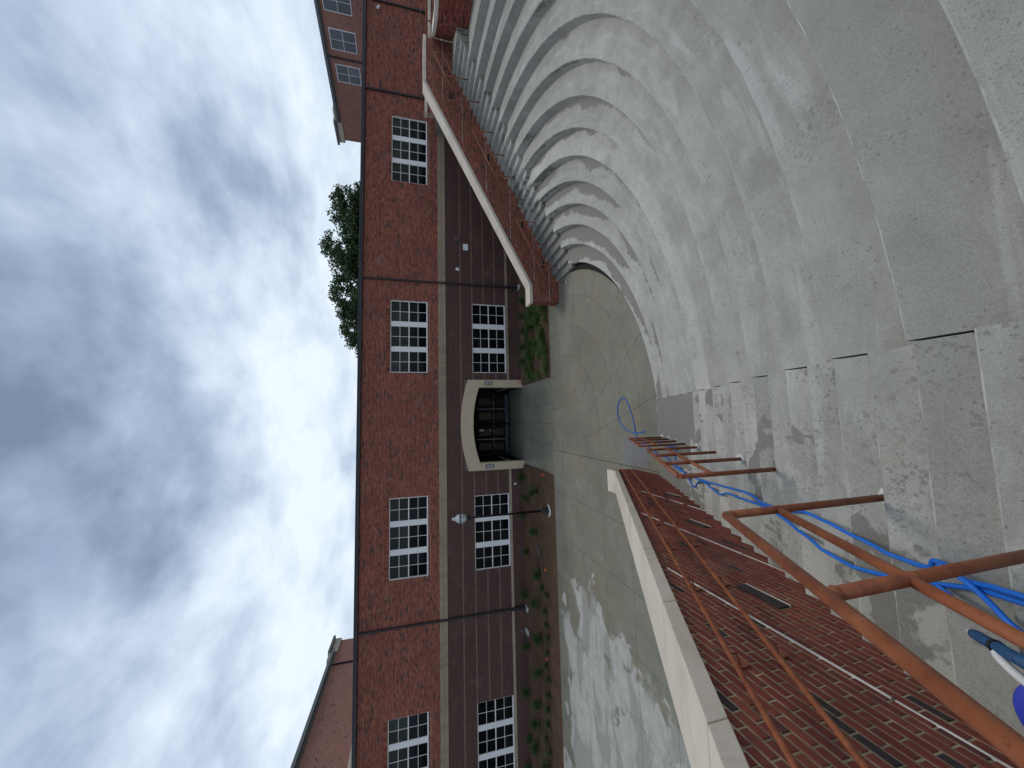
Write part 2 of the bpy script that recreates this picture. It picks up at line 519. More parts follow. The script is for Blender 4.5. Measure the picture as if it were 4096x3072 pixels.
def soil_mat():
    t = NT('mulch_soil')
    c = t.ramp(t.noise(1.4, 6.0, 0.65, 0.3), [(0.3, (0.088, 0.050, 0.028)), (0.55, (0.130, 0.075, 0.044)), (0.75, (0.18, 0.112, 0.07))])
    g = t.noise(28.0, 4.0, 0.7)
    c = t.mix(t.step(g, 0.45, 0.75, 0, 0.6), c, (0.028, 0.014, 0.009))
    chips = t.step(t.noise(60.0, 2.0), 0.68, 0.74, 0, 0.6)
    c = t.mix(chips, c, (0.26, 0.18, 0.11))
    t.bump(g, 0.9, 0.03)
    return t.out(c, 0.95, 0, 0.2)


MAT['soil'] = soil_mat()


def leaf_mat(name, a, b, c3, trans=0.25):
    t = NT(name)
    v = t.math('FRACT', t.math('ADD', t.isl(), t.objr()))
    col = t.ramp(v, [(0.0, a), (0.5, b), (1.0, c3)])
    t.out(col, 0.55, 0, 0.3)
    tr = t.n('ShaderNodeBsdfTranslucent'); t.l(col, tr.inputs[0])
    ms = t.n('ShaderNodeMixShader'); ms.inputs[0].default_value = trans
    o = t.t.nodes['Material Output']
    t.l(t.b.outputs[0], ms.inputs[1]); t.l(tr.outputs[0], ms.inputs[2]); t.l(ms.outputs[0], o.inputs[0])
    return t.m


MAT['leaf'] = leaf_mat('shrub_leaf', (0.024, 0.062, 0.014), (0.045, 0.108, 0.022), (0.08, 0.15, 0.035))
MAT['grass'] = leaf_mat('grass_blade', (0.05, 0.085, 0.018), (0.08, 0.12, 0.028), (0.12, 0.15, 0.045))
MAT['weed'] = leaf_mat('weed_blade', (0.06, 0.11, 0.024), (0.10, 0.16, 0.04), (0.16, 0.195, 0.065))
MAT['treeleaf'] = leaf_mat('tree_leaf', (0.026, 0.055, 0.022), (0.042, 0.082, 0.030), (0.066, 0.112, 0.042))


def wing_brick_mat():
    t = NT('wing_brick')
    tc = t.n('ShaderNodeTexCoord')
    mp = t.n('ShaderNodeMapping'); t.l(tc.outputs['UV'], mp.inputs[0])
    b = t.n('ShaderNodeTexBrick'); t.l(mp.outputs[0], b.inputs['Vector'])
    b.inputs['Color1'].default_value = (0.27, 0.105, 0.075, 1); b.inputs['Color2'].default_value = (0.23, 0.085, 0.062, 1)
    b.inputs['Mortar'].default_value = (0.33, 0.22, 0.18, 1)
    b.inputs['Scale'].default_value = 1.0; b.inputs['Mortar Size'].default_value = 0.010
    b.inputs['Brick Width'].default_value = 0.254; b.inputs['Row Height'].default_value = 0.0762
    b2 = t.n('ShaderNodeTexBrick'); t.l(mp.outputs[0], b2.inputs['Vector'])
    b2.inputs['Color1'].default_value = (0, 0, 0, 1); b2.inputs['Color2'].default_value = (1, 1, 1, 1); b2.inputs['Mortar'].default_value = (0, 0, 0, 1)
    b2.inputs['Scale'].default_value = 1.0; b2.inputs['Mortar Size'].default_value = 0.010; b2.inputs['Bias'].default_value = 0.0
    b2.inputs['Brick Width'].default_value = 0.254; b2.inputs['Row Height'].default_value = 0.0762
    dk = t.step(b2.outputs[0], 0.93, 0.95)
    c = t.mix(t.math('MULTIPLY', dk, 0.85), b.outputs[0], (0.04, 0.024, 0.024))
    n = t.noise(0.5, 4.0, 0.6)
    c = t.mix(1.0, c, t.ramp(n, [(0.3, (0.88, 0.88, 0.88)), (0.7, (1.08, 1.06, 1.05))]), 'MULTIPLY')
    return t.out(c, 0.85, 0, 0.3)


MAT['wingbrick'] = wing_brick_mat()

# ================================================================== SETTING
FY = 23.2                       # plane of the main facade
GROUND_Z = -0.30
g = MB(); g.face([(-400, -300, GROUND_Z), (400, -300, GROUND_Z), (400, 900, GROUND_Z), (-400, 900, GROUND_Z)])
gr = g.build('ground', MAT['joint']); gr['kind'] = 'structure'

# ---- plaza: a bed, and every cast slab on it
bed = MB(); bed.box(-30, 7.0, -6, 26.7, GROUND_Z + 0.005, -0.035)
plaza = bed.build('plaza', MAT['joint']); plaza['kind'] = 'structure'
GAP = 0.0065


def slab_poly(pts, z1=0.0, z0=-0.04, name='slab', m='plaza', parent=None):
    """pts ccw from above, already inset"""
    b = MB()
    n = len(pts)
    b.face([(p[0], p[1], z1) for p in pts])
    for i in range(n):
        p, q = pts[i], pts[(i + 1) % n]
        b.face([(p[0], p[1], z0), (q[0], q[1], z0), (q[0], q[1], z1), (p[0], p[1], z1)])
    return b.build(name, MAT[m], parent or plaza)


def slab_rect(x0, x1, y0, y1, **k):
    return slab_poly([(x0 + GAP, y0 + GAP), (x1 - GAP, y0 + GAP), (x1 - GAP, y1 - GAP), (x0 + GAP, y1 - GAP)], **k)


YL = [-3.3, -1.4, 0.5, 2.2, 4.0, 5.8, 7.5, 9.3, 11.12, 12.95, 14.8, 16.68, 17.93]
XL = [-1.70 - 2.02 * k for k in range(0, 13)]
for i in range(len(XL) - 1):
    for j in range(len(YL) - 1):
        x1, x0, y0, y1 = XL[i], XL[i + 1], YL[j], YL[j + 1]
        if y1 < 6.5 and x0 > -3.9: continue
        slab_rect(x0, x1, y0, y1)
for x0, x1 in ((-1.70, 0.34), (0.34, 2.05), (2.05, 4.1), (4.1, 6.3)):
    slab_rect(x0, x1, 16.68, 17.93)
# entrance walk up to the doors
for x0, x1 in ((-2.95, -1.40), (-1.40, -0.35), (-0.35, 0.68), (0.68, 2.08)):
    for y0, y1 in ((17.93, 19.45), (19.45, 20.5), (20.5, 23.0), (23.0, 26.62)):
        slab_rect(x0, x1, y0, y1)
# fan of curved slabs
P0 = (-1.69, 16.67)
RADII = [2.04, 3.43, 4.78, 6.16, 7.20]
ANG = [0, 17.2, 32.6, 47.2, 61.6, 75.4, 90]


def fan_pt(phi, rad):
    dx, dy = math.sin(R(phi)), -math.cos(R(phi))
    if rad <= 0: return P0
    ox, oy = P0[0] - CX, P0[1] - CY
    b = ox * dx + oy * dy
    t = -b + math.sqrt(max(b * b - (ox * ox + oy * oy - rad * rad), 0))
    return (P0[0] + dx * t, P0[1] + dy * t)


GAP = 0.0042
for a0, a1 in zip(ANG[:-1], ANG[1:]):
    for r0, r1 in zip(RADII[:-1], RADII[1:]):
        da = math.degrees(GAP / max(r1, 1.0))
        ns = max(4, int((a1 - a0) * r1 / 12))
        outer = [fan_pt(a0 + da + (a1 - a0 - 2 * da) * k / ns, r1 - (GAP if r1 < 6.9 else 0)) for k in range(ns + 1)]
        db = math.degrees(GAP / r0)
        inner = [fan_pt(a0 + db + (a1 - a0 - 2 * db) * k / ns, r0 + GAP) for k in range(ns + 1)]
        slab_poly(outer + inner[::-1])
slab_poly([fan_pt(90 * k / 20, 2.04 - GAP) for k in range(21)] + [(P0[0] + 0.006, P0[1] - 0.006)])
# strip in front of the near stair, and the newer grey repair panel
slab_poly([(-1.74, 9.15), (0.40, 9.15), (0.40, 9.22), (-1.74, 9.22)], z1=-0.004)
slab_poly([(-1.66, 9.97), (-0.72, 9.93), (-0.77, 11.24), (-1.66, 11.24)], z1=0.006, z0=-0.03, name='repair_slab', m='patch')

# black drain slot at the foot of the lowest tier
dr = MB()
n = 48
for k in range(n):
    a0 = R(-83 + 72.5 * k / n); a1 = R(-83 + 72.5 * (k + 1) / n)
    p = lambda r, a, z: (CX + r * math.cos(a), CY + r * math.sin(a), z)
    dr.face([p(7.195, a0, -0.028), p(7.50, a0, -0.028), p(7.50, a1, -0.028), p(7.195, a1, -0.028)])
    dr.face([p(7.455, a0, -0.02), p(7.455, a1, -0.02), p(7.455, a1, 0.085), p(7.455, a0, 0.085)])
dr.build('drain_slot', MAT['void'], plaza)


# ---- planting beds
def soil(name, x0, x1, y0, y1, nx, ny, seed, edge=0.0):
    b = MB()
    for j in range(ny + 1):
        for i in range(nx + 1):
            x = x0 + (x1 - x0) * i / nx; y = y0 + (y1 - y0) * j / ny
            t = j / ny
            z = -0.02 + 0.10 * min(1, t * 4) * (1 if 0 < i < nx else 0.3) + 0.05 * t + 0.04 * mnoise.noise((x * 0.8, y * 0.8, seed)) + 0.025 * mnoise.noise((x * 3, y * 3, seed))
            b.v.append((x, y, z))
    for j in range(ny):
        for i in range(nx):
            a = j * (nx + 1) + i
            b.f.append((a, a + 1, a + nx + 2, a + nx + 1)); b.sm.append(True)
    o = b.build(name, MAT['soil']); o['kind'] = 'structure'
    return o


soil('soil_bed', -30, -2.96, 17.945, FY - 0.02, 150, 30, 1.0)
soil('soil_bed', 2.09, 17.8, 17.945, FY - 0.02, 110, 30, 5.0)


# ================================================================== AMPHITHEATRE
JX = 0.41          # seats begin east of this line (near stair to the west)
JY = 14.50         # and end south of this line (far stair to the north)
NT_ = 14
seating = thing('amphitheatre_seating', 'tiers of curved grey concrete seating stepping up around the plaza', 'seating', (CX, CY, 0))


def tier_arc(r, x_off, y_off):
    a0 = -math.pi / 2 + math.asin((JX + x_off - CX) / r)
    a1 = math.asin((JY - y_off - CY) / r)
    return a0, a1


for k in range(NT_):
    r0 = R_NOSE0 + DR * k; r1 = r0 + DR + 0.03
    z1 = DH * (k + 1); z0 = z1 - DH - 0.04
    if k == NT_ - 1: r1 = 17.63
    if k == 0: z0 = 0.085
    b = MB()
    n = 56
    ch = 0.014
    prof = [(r0 + 0.004, z0), (r0, z1 - ch), (r0 + ch, z1), (r1, z1), (r1, z0)]
    rows = []
    for r, z in prof:
        a0, a1 = tier_arc(r, 0.014, 0.004)
        row = []
        for i in range(n + 1):
            a = a0 + (a1 - a0) * i / n
            w_ = 0.006 * mnoise.noise((a * 9.0, k * 3.7, 1.0)) + 0.003 * mnoise.noise((a * 40.0, k * 1.3, 2.0))
            b.v.append(((r + w_) * math.cos(a), (r + w_) * math.sin(a), z + (0.5 * w_ if z > z0 + 0.1 else 0))); row.append(len(b.v) - 1)
        rows.append(row)
    for q in range(len(prof) - 1):
        for i in range(n):
            b.f.append((rows[q][i], rows[q][i + 1], rows[q + 1][i + 1], rows[q + 1][i])[::-1]); b.sm.append(False)
    for i in (0, n):
        f = tuple(rows[q][i] for q in range(len(prof)))
        b.f.append(f if i else f[::-1]); b.sm.append(False)
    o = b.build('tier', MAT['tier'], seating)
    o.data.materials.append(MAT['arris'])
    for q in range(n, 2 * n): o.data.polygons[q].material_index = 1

# near stair (runs straight down towards the facade)
NS = 31


def near_y(n): return CY - STAIR0 - TREAD * n


def far_x(n): return CX + STAIR0 + TREAD * n


stair_a = thing('concrete_stair', 'near flight of speckled concrete steps beside the steep brick cheek wall', 'stairs', (-0.67, near_y(0), 0))
sa_inv = Vector((0.67, -near_y(0), 0))
for k in range(1, NS + 1):
    z1 = RISER * k; yn = near_y(k)
    b = MB()
    x0, x1 = -1.76 - sa_inv.x * -1, JX
    x0 = -1.752
    ch = 0.014
    back = yn - TREAD - 0.04 if k < NS else -4.0
    zb = max(z1 - RISER - 0.06, -0.03)
    prof = [(yn, zb), (yn, z1 - ch), (yn - ch, z1), (back, z1), (back, zb)]
    L_ = [(x0 + sa_inv.x, y + sa_inv.y, z) for y, z in prof]
    R_ = [(x1 + sa_inv.x, y + sa_inv.y, z) for y, z in prof]
    for q in range(len(prof)):
        a, c = q, (q + 1) % len(prof)
        b.face([L_[a], R_[a], R_[c], L_[c]][::-1])
    b.face(L_[::-1]); b.face(R_)
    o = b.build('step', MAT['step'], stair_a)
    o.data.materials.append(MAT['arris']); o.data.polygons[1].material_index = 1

# far stair (runs up to the right along the other cheek wall)
RWY = 16.45
stair_b = thing('concrete_stair', 'far flight of pale concrete steps climbing beside the long sloping brick wall', 'stairs', (far_x(0), 15.5, 0))
for k in range(1, NS + 1):
    z1 = RISER * k; xn = far_x(k)
    b = MB(); ch = 0.014
    if k == NS:
        q = [(xn, JY), (16.96, JY), (18.33, RWY - 0.005), (xn, RWY - 0.005)]
        b.hexa([(x_ - far_x(0), y_ - 15.5, z1 - 0.5) for x_, y_ in q] + [(x_ - far_x(0), y_ - 15.5, z1) for x_, y_ in q])
        b.build('landing', MAT['step'], stair_b)
        continue
    back = xn + TREAD + 0.04
    zb = max(z1 - RISER - 0.35, -0.03)
    ox, oy = far_x(0), 15.5
    prof = [(xn, zb), (xn, z1 - ch), (xn + ch, z1), (back, z1), (back, zb)]
    A = [(x - ox, JY - oy, z) for x, z in prof]
    B = [(x - ox, RWY - 0.005 - oy, z) for x, z in prof]
    for q in range(len(prof)):
        a, c = q, (q + 1) % len(prof)
        b.face([A[a], B[a], B[c], A[c]])
    b.face(A); b.face(B[::-1])
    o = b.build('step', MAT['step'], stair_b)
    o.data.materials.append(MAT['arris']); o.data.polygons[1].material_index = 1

# ================================================================== BRICKWORK
BL, BH, JT = 0.2032, 0.0677, 0.0125


def courses(z0, z1, bh):
    n0 = math.floor(z0 / bh + 1e-6); n1 = math.ceil(z1 / bh - 1e-6)
    return [(i, max(i * bh, z0), min((i + 1) * bh, z1)) for i in range(n0, n1) if min((i + 1) * bh, z1) - max(i * bh, z0) > 0.03]


def subtract(iv, holes):
    out = [iv]
    for h0, h1 in holes:
        nx = []
        for a, b in out:
            if h1 <= a or h0 >= b: nx.append((a, b)); continue
            if h0 > a: nx.append((a, h0))
            if h1 < b: nx.append((h1, b))
        out = nx
    return out


def brick_list(s_iv, z0, z1, holes=(), BL=BL, BH=BH):
    """s_iv(zc)->(s0,s1); holes: (s0,s1,z0,z1). returns (s0,s1,z0,z1,course)"""
    res = []
    for i, a, b in courses(z0, z1, BH):
        zc = (a + b) / 2
        iv = s_iv(zc) if callable(s_iv) else s_iv
        if iv is None: continue
        hs = [(h[0], h[1]) for h in holes if h[2] < zc < h[3]]
        off = BL / 2 if i % 2 else 0.0
        for p, q in subtract(iv, hs):
            k = math.floor((p - off) / BL)
            while off + k * BL < q:
                s0 = max(p, off + k * BL) + JT / 2; s1 = min(q, off + (k + 1) * BL) - JT / 2
                if s1 - s0 > 0.03: res.append((s0, s1, a + JT / 2, b - JT / 2, i))
                k += 1
    return res


def brick_faces(mb, lst, fn, proud=0.009, rec=None):
    """fn(s, z, d) -> xyz ; d out of the wall"""
    for s0, s1, z0, z1, i in lst:
        d = proud - (0.045 if rec and rec(i) else 0.0)
        a, b, c, e = fn(s0, z0, d), fn(s1, z0, d), fn(s1, z1, d), fn(s0, z1, d)
        d2 = d - 0.014
        A, B, C_, E_ = fn(s0, z0, d2), fn(s1, z0, d2), fn(s1, z1, d2), fn(s0, z1, d2)
        i0 = len(mb.v)
        mb.v += [a, b, c, e, A, B, C_, E_]
        for q in ((0, 1, 2, 3), (3, 2, 6, 7), (0, 4, 5, 1), (0, 3, 7, 4), (1, 5, 6, 2)):
            mb.f.append(tuple(i0 + v for v in q)); mb.sm.append(False)


def grid_panel(mb, x0, x1, z0, z1, holes, y0, y1):
    xs = sorted({x0, x1, *[min(max(v, x0), x1) for h in holes for v in h[:2]]})
    zs = sorted({z0, z1, *[min(max(v, z0), z1) for h in holes for v in h[2:]]})
    for i in range(len(xs) - 1):
        for j in range(len(zs) - 1):
            xc, zc = (xs[i] + xs[i + 1]) / 2, (zs[j] + zs[j + 1]) / 2
            if any(h[0] < xc < h[1] and h[2] < zc < h[3] for h in holes): continue
            mb.box(xs[i], xs[i + 1], y0, y1, zs[j], zs[j + 1])


# ---- main building
FBL, FBH = 0.226, 0.0752
FX0, FX1 = -30.0, 36.0
BAND0, BAND1, TOP = 4.957, 5.42, 9.93
UWZ, LWZ = (6.075, 8.300), (1.040, 3.275)
UW = [(2.90, 7.41), (-9.17, -4.55), (-21.2, -16.60), (15.20, 19.66)]
LW = [(2.925, 7.47), (-9.236, -4.766), (-21.3, -16.75), (15.25, 19.66)]
building = thing('brick_building', 'long two storey brick building with dark brick base and white window groups', 'building', (0, FY, 0))
BI = Vector((0, -FY, 0))


class LB(MB):
    """builder in world coordinates, stored relative to the building"""
    def build(s, name, m, parent=None, bevel=0.0, kind=None, off=None):
        o = off if off is not None else BI
        s.v = [(v[0] + o.x, v[1] + o.y, v[2] + o.z) for v in s.v]
        return MB.build(s, name, m, parent if parent is not None else building, bevel, kind)


uh = [(a, b, *UWZ) for a, b in UW]
lh = [(a, b, *LWZ) for a, b in LW]
PX0, PX1 = -2.76, 1.985
ph = [(PX0 - 0.2, PX1 + 0.2, -1, 3.42)]
w = LB()
grid_panel(w, FX0, FX1, BAND0, TOP, uh, FY, FY + 0.35)
w.build('upper_wall', MAT['mortar'])
w = LB()
grid_panel(w, FX0, FX1, -0.28, BAND0, lh + ph, FY, FY + 0.35)
w.build('lower_wall', MAT['darkmortar'])
fn = lambda s, z, d: (s, FY - d, z)
lint = [(a - 0.0, b + 0.0, UWZ[1], UWZ[1] + 0.235) for a, b in UW]
sill = [(a - 0.0, b + 0.0, UWZ[0] - 0.10, UWZ[0]) for a, b in UW]
w = LB()
brick_faces(w, brick_list((FX0, FX1), BAND1, TOP, uh + lint + sill, FBL, FBH), fn)
w.build('upper_brickwork', MAT['brick'], kind='stuff')
w = LB()
for (a, b, z0, z1) in lint:
    n = int((b - a) / 0.0762)
    st = (b - a) / n
    for k in range(n):
        brick_faces(w, [(a + k * st + 0.005, a + (k + 1) * st - 0.005, z0 + 0.004, z1 - 0.005, 0)], fn, 0.012)
for (a, b, z0, z1) in sill:
    n = int((b - a) / 0.0762)
    st = (b - a) / n
    for k in range(n):
        brick_faces(w, [(a + k * st + 0.005, a + (k + 1) * st - 0.005, z0 + 0.004, z1 - 0.002, 0)], fn, 0.014)
w.build('lintel_brickwork', MAT['brick'], kind='stuff')
grooves = {int(z / FBH) for z in (4.05, 3.29, 2.51, 1.73)}
ph2 = [(-3.20, 2.44, -1, 3.8)]
cap = [(FX0, FX1, 0.872, 1.022)]
w = LB()
brick_faces(w, brick_list((FX0, FX1), -0.2, BAND0, lh + ph2 + cap, FBL, FBH), fn, 0.009, lambda i: i in grooves)
w.build('lower_brickwork', MAT['darkbrick'], kind='stuff')
# light lips above the recessed courses
w = LB()
for z in (4.05, 3.29, 2.51, 1.73):
    zt = int(z / FBH) * FBH
    for p, q in subtract((FX0, FX1), [(h[0] - 0.0, h[1] + 0.0) for h in lh + ph2 if h[2] < zt < h[3]]):
        w.box(p, q, FY - 0.012, FY + 0.005, zt - 0.016, zt - 0.001)
lip = NT('reddish_ledge'); lip_c = lip.mix(lip.step(lip.noise(2.0, 4.0), 0.35, 0.65), (0.10, 0.042, 0.032), (0.30, 0.15, 0.11)); MAT['ledge'] = lip.out(lip_c, 0.9)
w.build('ledge', MAT['ledge'])
# beige band: soldiers below, three stretcher courses above, slot between
w = LB(); w.box(FX0, FX1, FY - 0.012, FY + 0.02, BAND0, BAND1); w.build('band_backing', MAT['mortar'])
w = LB()
k = 0
x = FX0
while x < FX1:
    brick_faces(w, [(x + 0.004, x + 0.0762 - 0.004, BAND0 + 0.002, BAND0 + 0.208, 0)], fn, 0.045); x += 0.0762
for c_ in range(3):
    x = FX0 + (0.127 if c_ % 2 else 0)
    while x < FX1:
        brick_faces(w, [(x + 0.004, x + BL - 0.004, BAND0 + 0.246 + c_ * 0.0715, BAND0 + 0.246 + (c_ + 1) * 0.0715 - 0.007, 0)], fn, 0.040); x += BL
w.build('band_brickwork', MAT['beigebrick'], kind='stuff')
w = LB()
for p, q in ((FX0, -3.24), (2.47, FX1)): w.box(p, q, FY - 0.055, FY + 0.02, 0.872, 1.022)
w.build('plinth_cap', MAT['beigebrick'], bevel=0.008)
# gutter, roof
w = LB(); w.box(FX0, FX1, FY - 0.17, FY + 0.2, 9.915, 10.085); w.box(FX0, FX1, FY - 0.19, FY - 0.15, 10.045, 10.115)
w.build('gutter', MAT['gutter'], bevel=0.01)
w = LB(); w.box(FX0, FX1, FY + 0.2, FY + 14, 9.6, 9.98); w.build('roof', MAT['roof'])
w = LB(); w.box(FX0, FX1, FY + 13.6, FY + 14, -0.2, 9.6); w.box(FX0, FX0 + 0.3, FY + 0.36, FY + 13.6, -0.2, 9.6); w.box(FX1 - 0.3, FX1, FY + 0.36, FY + 13.6, -0.2, 9.6)
w.build('rear_wall', MAT['mortar'])
for x, zb, boot in ((-11.763, 0.10, 1.0), (8.683, 0.08, 1.0), (21.17, 6.05, 0.55), (27.53, 6.1, 0.60)):
    w = LB(); w.box(x - 0.055, x + 0.055, FY - 0.13, FY - 0.03, zb + boot, 9.93)
    o = w.build('downspout', MAT['spout'], bevel=0.012)
    w = LB()
    w.box(x - 0.085, x + 0.085, FY - 0.165, FY - 0.02, zb, zb + boot)
    w.build('downspout_boot', MAT['spout'], o, bevel=0.015)
    for zz in (7.4, 8.9) + ((3.0, 4.6) if zb < 1 else ()):
        w = LB(); w.box(x - 0.075, x + 0.075, FY - 0.138, FY - 0.018, zz, zz + 0.04)
        w.build('strap', MAT['spout'], o)


# ---- window groups: white frame, wide mullion panels, every pane its own
def pane_mesh(wd, ht, m):
    b = MB(); b.box(-wd / 2, wd / 2, 0, 0.012, -ht / 2, ht / 2); return b.mesh('pane', m)


def window_group(x0, x1, z0, z1, blind):
    W = x1 - x0
    fr = LB()
    e = 0.055
    yf = FY + 0.085
    pw = W * 0.072           # mullion panel
    sw = (W - 2 * e - 2 * pw) / 3
    fr.box(x0, x1, yf - 0.03, yf + 0.10, z0, z0 + e * 1.3)
    fr.box(x0, x1, yf - 0.02, yf + 0.10, z1 - e, z1)
    fr.box(x0, x0 + e, yf - 0.02, yf + 0.10, z0 + e * 1.3, z1 - e)
    fr.box(x1 - e, x1, yf - 0.02, yf + 0.10, z0 + e * 1.3, z1 - e)
    sashes = []
    xx = x0 + e
    for k in range(3):
        sashes.append((xx, xx + sw)); xx += sw + pw
    zb, zt = z0 + e * 1.3, z1 - e
    zm = (zb + zt) / 2
    mt = 0.0125
    for a, b in sashes:
        fr.box(a, b, yf + 0.02, yf + 0.07, zm - 0.03, zm + 0.03)
        xm = (a + b) / 2
        for q0, q1 in ((zb, zm - 0.03), (zm + 0.03, zt)):
            fr.box(xm - mt, xm + mt, yf + 0.030, yf + 0.062, q0, q1)
            zc = (q0 + q1) / 2
            fr.box(a, xm - mt, yf + 0.032, yf + 0.060, zc - mt, zc + mt)
            fr.box(xm + mt, b, yf + 0.032, yf + 0.060, zc - mt, zc + mt)
    o = fr.build('window', MAT['white'])
    for k in range(2):
        pn = LB(); a = sashes[k][1]; pn.box(a + 0.001, a + pw - 0.001, yf - 0.005, yf + 0.09, zb, zt); pn.build('mullion_panel', MAT['white'], o, bevel=0.006)
    pwd = (sw / 2 - mt); pht = (zm - 0.03 - zb) / 2 - mt
    md = pane_mesh(pwd, pht, MAT['glass_dark']); mbl = pane_mesh(pwd, pht, MAT['glass_blind'])
    for a, b in sashes:
        xm = (a + b) / 2
        for q0, q1, up in ((zb, zm - 0.03, 0), (zm + 0.03, zt, 1)):
            zc = (q0 + q1) / 2
            for sx in (-1, 1):
                for sz in (-1, 1):
                    px = xm + sx * (mt + pwd / 2); pz = zc + sz * (mt + pht / 2)
                    link('pane', mbl if (up and blind) else md, o, (px, yf + 0.045 - FY, pz), (R(RND.uniform(-.6, .6)), 0, R(RND.uniform(-.6, .6))))
    # dark room behind
    rm = LB(); rm.box(x0 + 0.02, x1 - 0.02, FY + 0.30, FY + 0.34, z0, z1); rm.build('blind_box', MAT['doorframe'], o)
    return o


for a, b in UW: window_group(a, b, *UWZ, True)
for a, b in LW: window_group(a, b, *LWZ, False)
# ---- entrance portal
NP = 24


def arc_z(x, xa, xb, z_end, z_mid):
    c = (xa + xb) / 2; h = (xb - xa) / 2
    rise = z_mid - z_end
    rad = (h * h + rise * rise) / (2 * rise)
    return z_mid - rad + math.sqrt(max(rad * rad - (x - c) ** 2, 0))


OX0, OX1 = -3.235, 2.462
w = LB()
yf0, yf1 = FY - 0.16, FY + 0.355
for xa, xb in ((OX0, PX0), (PX1, OX1)):
    w.box(xa, xb, yf0, yf1, -0.05, 2.595)
    w.box(xa, xb, yf0 + 0.006, yf1, 2.595, 2.605)
xs_o = [OX0 + (OX1 - OX0) * k / NP for k in range(NP + 1)]
def in_x(x): return min(max(x, PX0), PX1)
pts_o = [(x, arc_z(x, OX0, OX1, 3.59, 4.075)) for x in xs_o]
pts_i = [(PX0 + (PX1 - PX0) * k / NP, arc_z(PX0 + (PX1 - PX0) * k / NP, PX0, PX1, 2.90, 3.295)) for k in range(NP + 1)]
# head: jamb tops then arch strip
for xa, xb, po, pi_ in ((OX0, PX0, pts_o[0], pts_i[0]), (PX1, OX1, pts_o[-1], pts_i[-1])):
    w.box(xa, xb, yf0, yf1, 2.605, 2.90)
o0, i0 = pts_o, pts_i
for k in range(NP):
    A, B, C_, D_ = i0[k], i0[k + 1], o0[k + 1], o0[k]
    w.face([(A[0], yf0, A[1]), (B[0], yf0, B[1]), (C_[0], yf0, C_[1]), (D_[0], yf0, D_[1])])
    w.face([(A[0], yf0, A[1]), (A[0], yf1, A[1]), (B[0], yf1, B[1]), (B[0], yf0, B[1])])
    w.face([(D_[0], yf0, D_[1]), (C_[0], yf0, C_[1]), (C_[0], yf1, C_[1]), (D_[0], yf1, D_[1])])
for s, (xo, xi, po, pi_) in enumerate(((OX0, PX0, o0[0], i0[0]), (OX1, PX1, o0[-1], i0[-1]))):
    w.face([(xo, yf0, 2.90), (xi, yf0, 2.90), (po[0], yf0, po[1])] if s == 0 else [(xi, yf0, 2.90), (xo, yf0, 2.90), (po[0], yf0, po[1])])
    w.face([(xo, yf0, 2.90), (xo, yf0, po[1]), (xo, yf1, po[1]), (xo, yf1, 2.90)])
w.build('portal', MAT['portal'])
# porch inside
DY = 26.6
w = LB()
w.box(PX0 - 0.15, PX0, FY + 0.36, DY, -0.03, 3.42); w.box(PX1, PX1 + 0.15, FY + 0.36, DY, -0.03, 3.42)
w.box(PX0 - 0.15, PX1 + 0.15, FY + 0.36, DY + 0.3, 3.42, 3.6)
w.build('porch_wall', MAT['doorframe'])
w = LB()
for x in (PX0 + 0.002, PX1 - 0.022): w.box(x, x + 0.02, FY + 0.37, DY - 0.1, 0.88, 1.0)
w.build('porch_string_course', MAT['beigebrick'])
w = LB(); w.box(PX0 - 0.15, PX1 + 0.15, DY + 0.06, DY + 0.3, -0.03, 3.42); w.build('door_surround', MAT['doorframe'])
DX0, DX1 = -2.56, 1.72
lw = (DX1 - DX0 - 0.12) / 4
for k in range(4):
    xa = DX0 + k * lw + (0.12 if k > 1 else 0); xb = xa + lw
    d = LB(); d.box(xa + 0.008, xb - 0.008, DY, DY + 0.05, 0.03, 2.50)
    door = d.build('door', MAT['doorframe'], bevel=0.004)
    for z0, z1, m in ((1.40, 2.33, 'glass_brown'), (0.50, 1.18, 'glass_low')):
        d = LB(); d.box(xa + 0.27, xb - 0.27, DY - 0.006, DY + 0.02, z0, z1); d.build('pane', MAT[m], door)
    d = LB(); d.tube([(xa + 0.05, DY - 0.09, 1.26), (xb - 0.05, DY - 0.09, 1.26)], 0.022, 8)
    d.box(xa + 0.05, xa + 0.09, DY - 0.1, DY, 1.22, 1.30); d.box(xb - 0.09, xb - 0.05, DY - 0.1, DY, 1.22, 1.30)
    d.build('push_bar', MAT['steel'], door)
    d = LB(); d.box(xa + 0.02, xb - 0.02, DY - 0.012, DY + 0.0, 0.10, 0.36); d.build('kick_plate', MAT['teal'], door)
    if k in (0, 2):
        d = LB(); d.box(xb - 0.012, xb + 0.012, DY - 0.022, DY - 0.002, 0.3, 2.45); d.build('astragal', MAT['steel'], door)
    if k == 1:
        d = LB(); d.box(xa + 0.58, xa + 0.74, DY - 0.014, DY - 0.007, 1.94, 2.28); d.build('notice', MAT['paper'], door)
        d = LB(); d.box(xa + 0.56, xa + 0.74, DY - 0.014, DY - 0.007, 1.46, 1.50); d.build('notice', MAT['paper'], door)
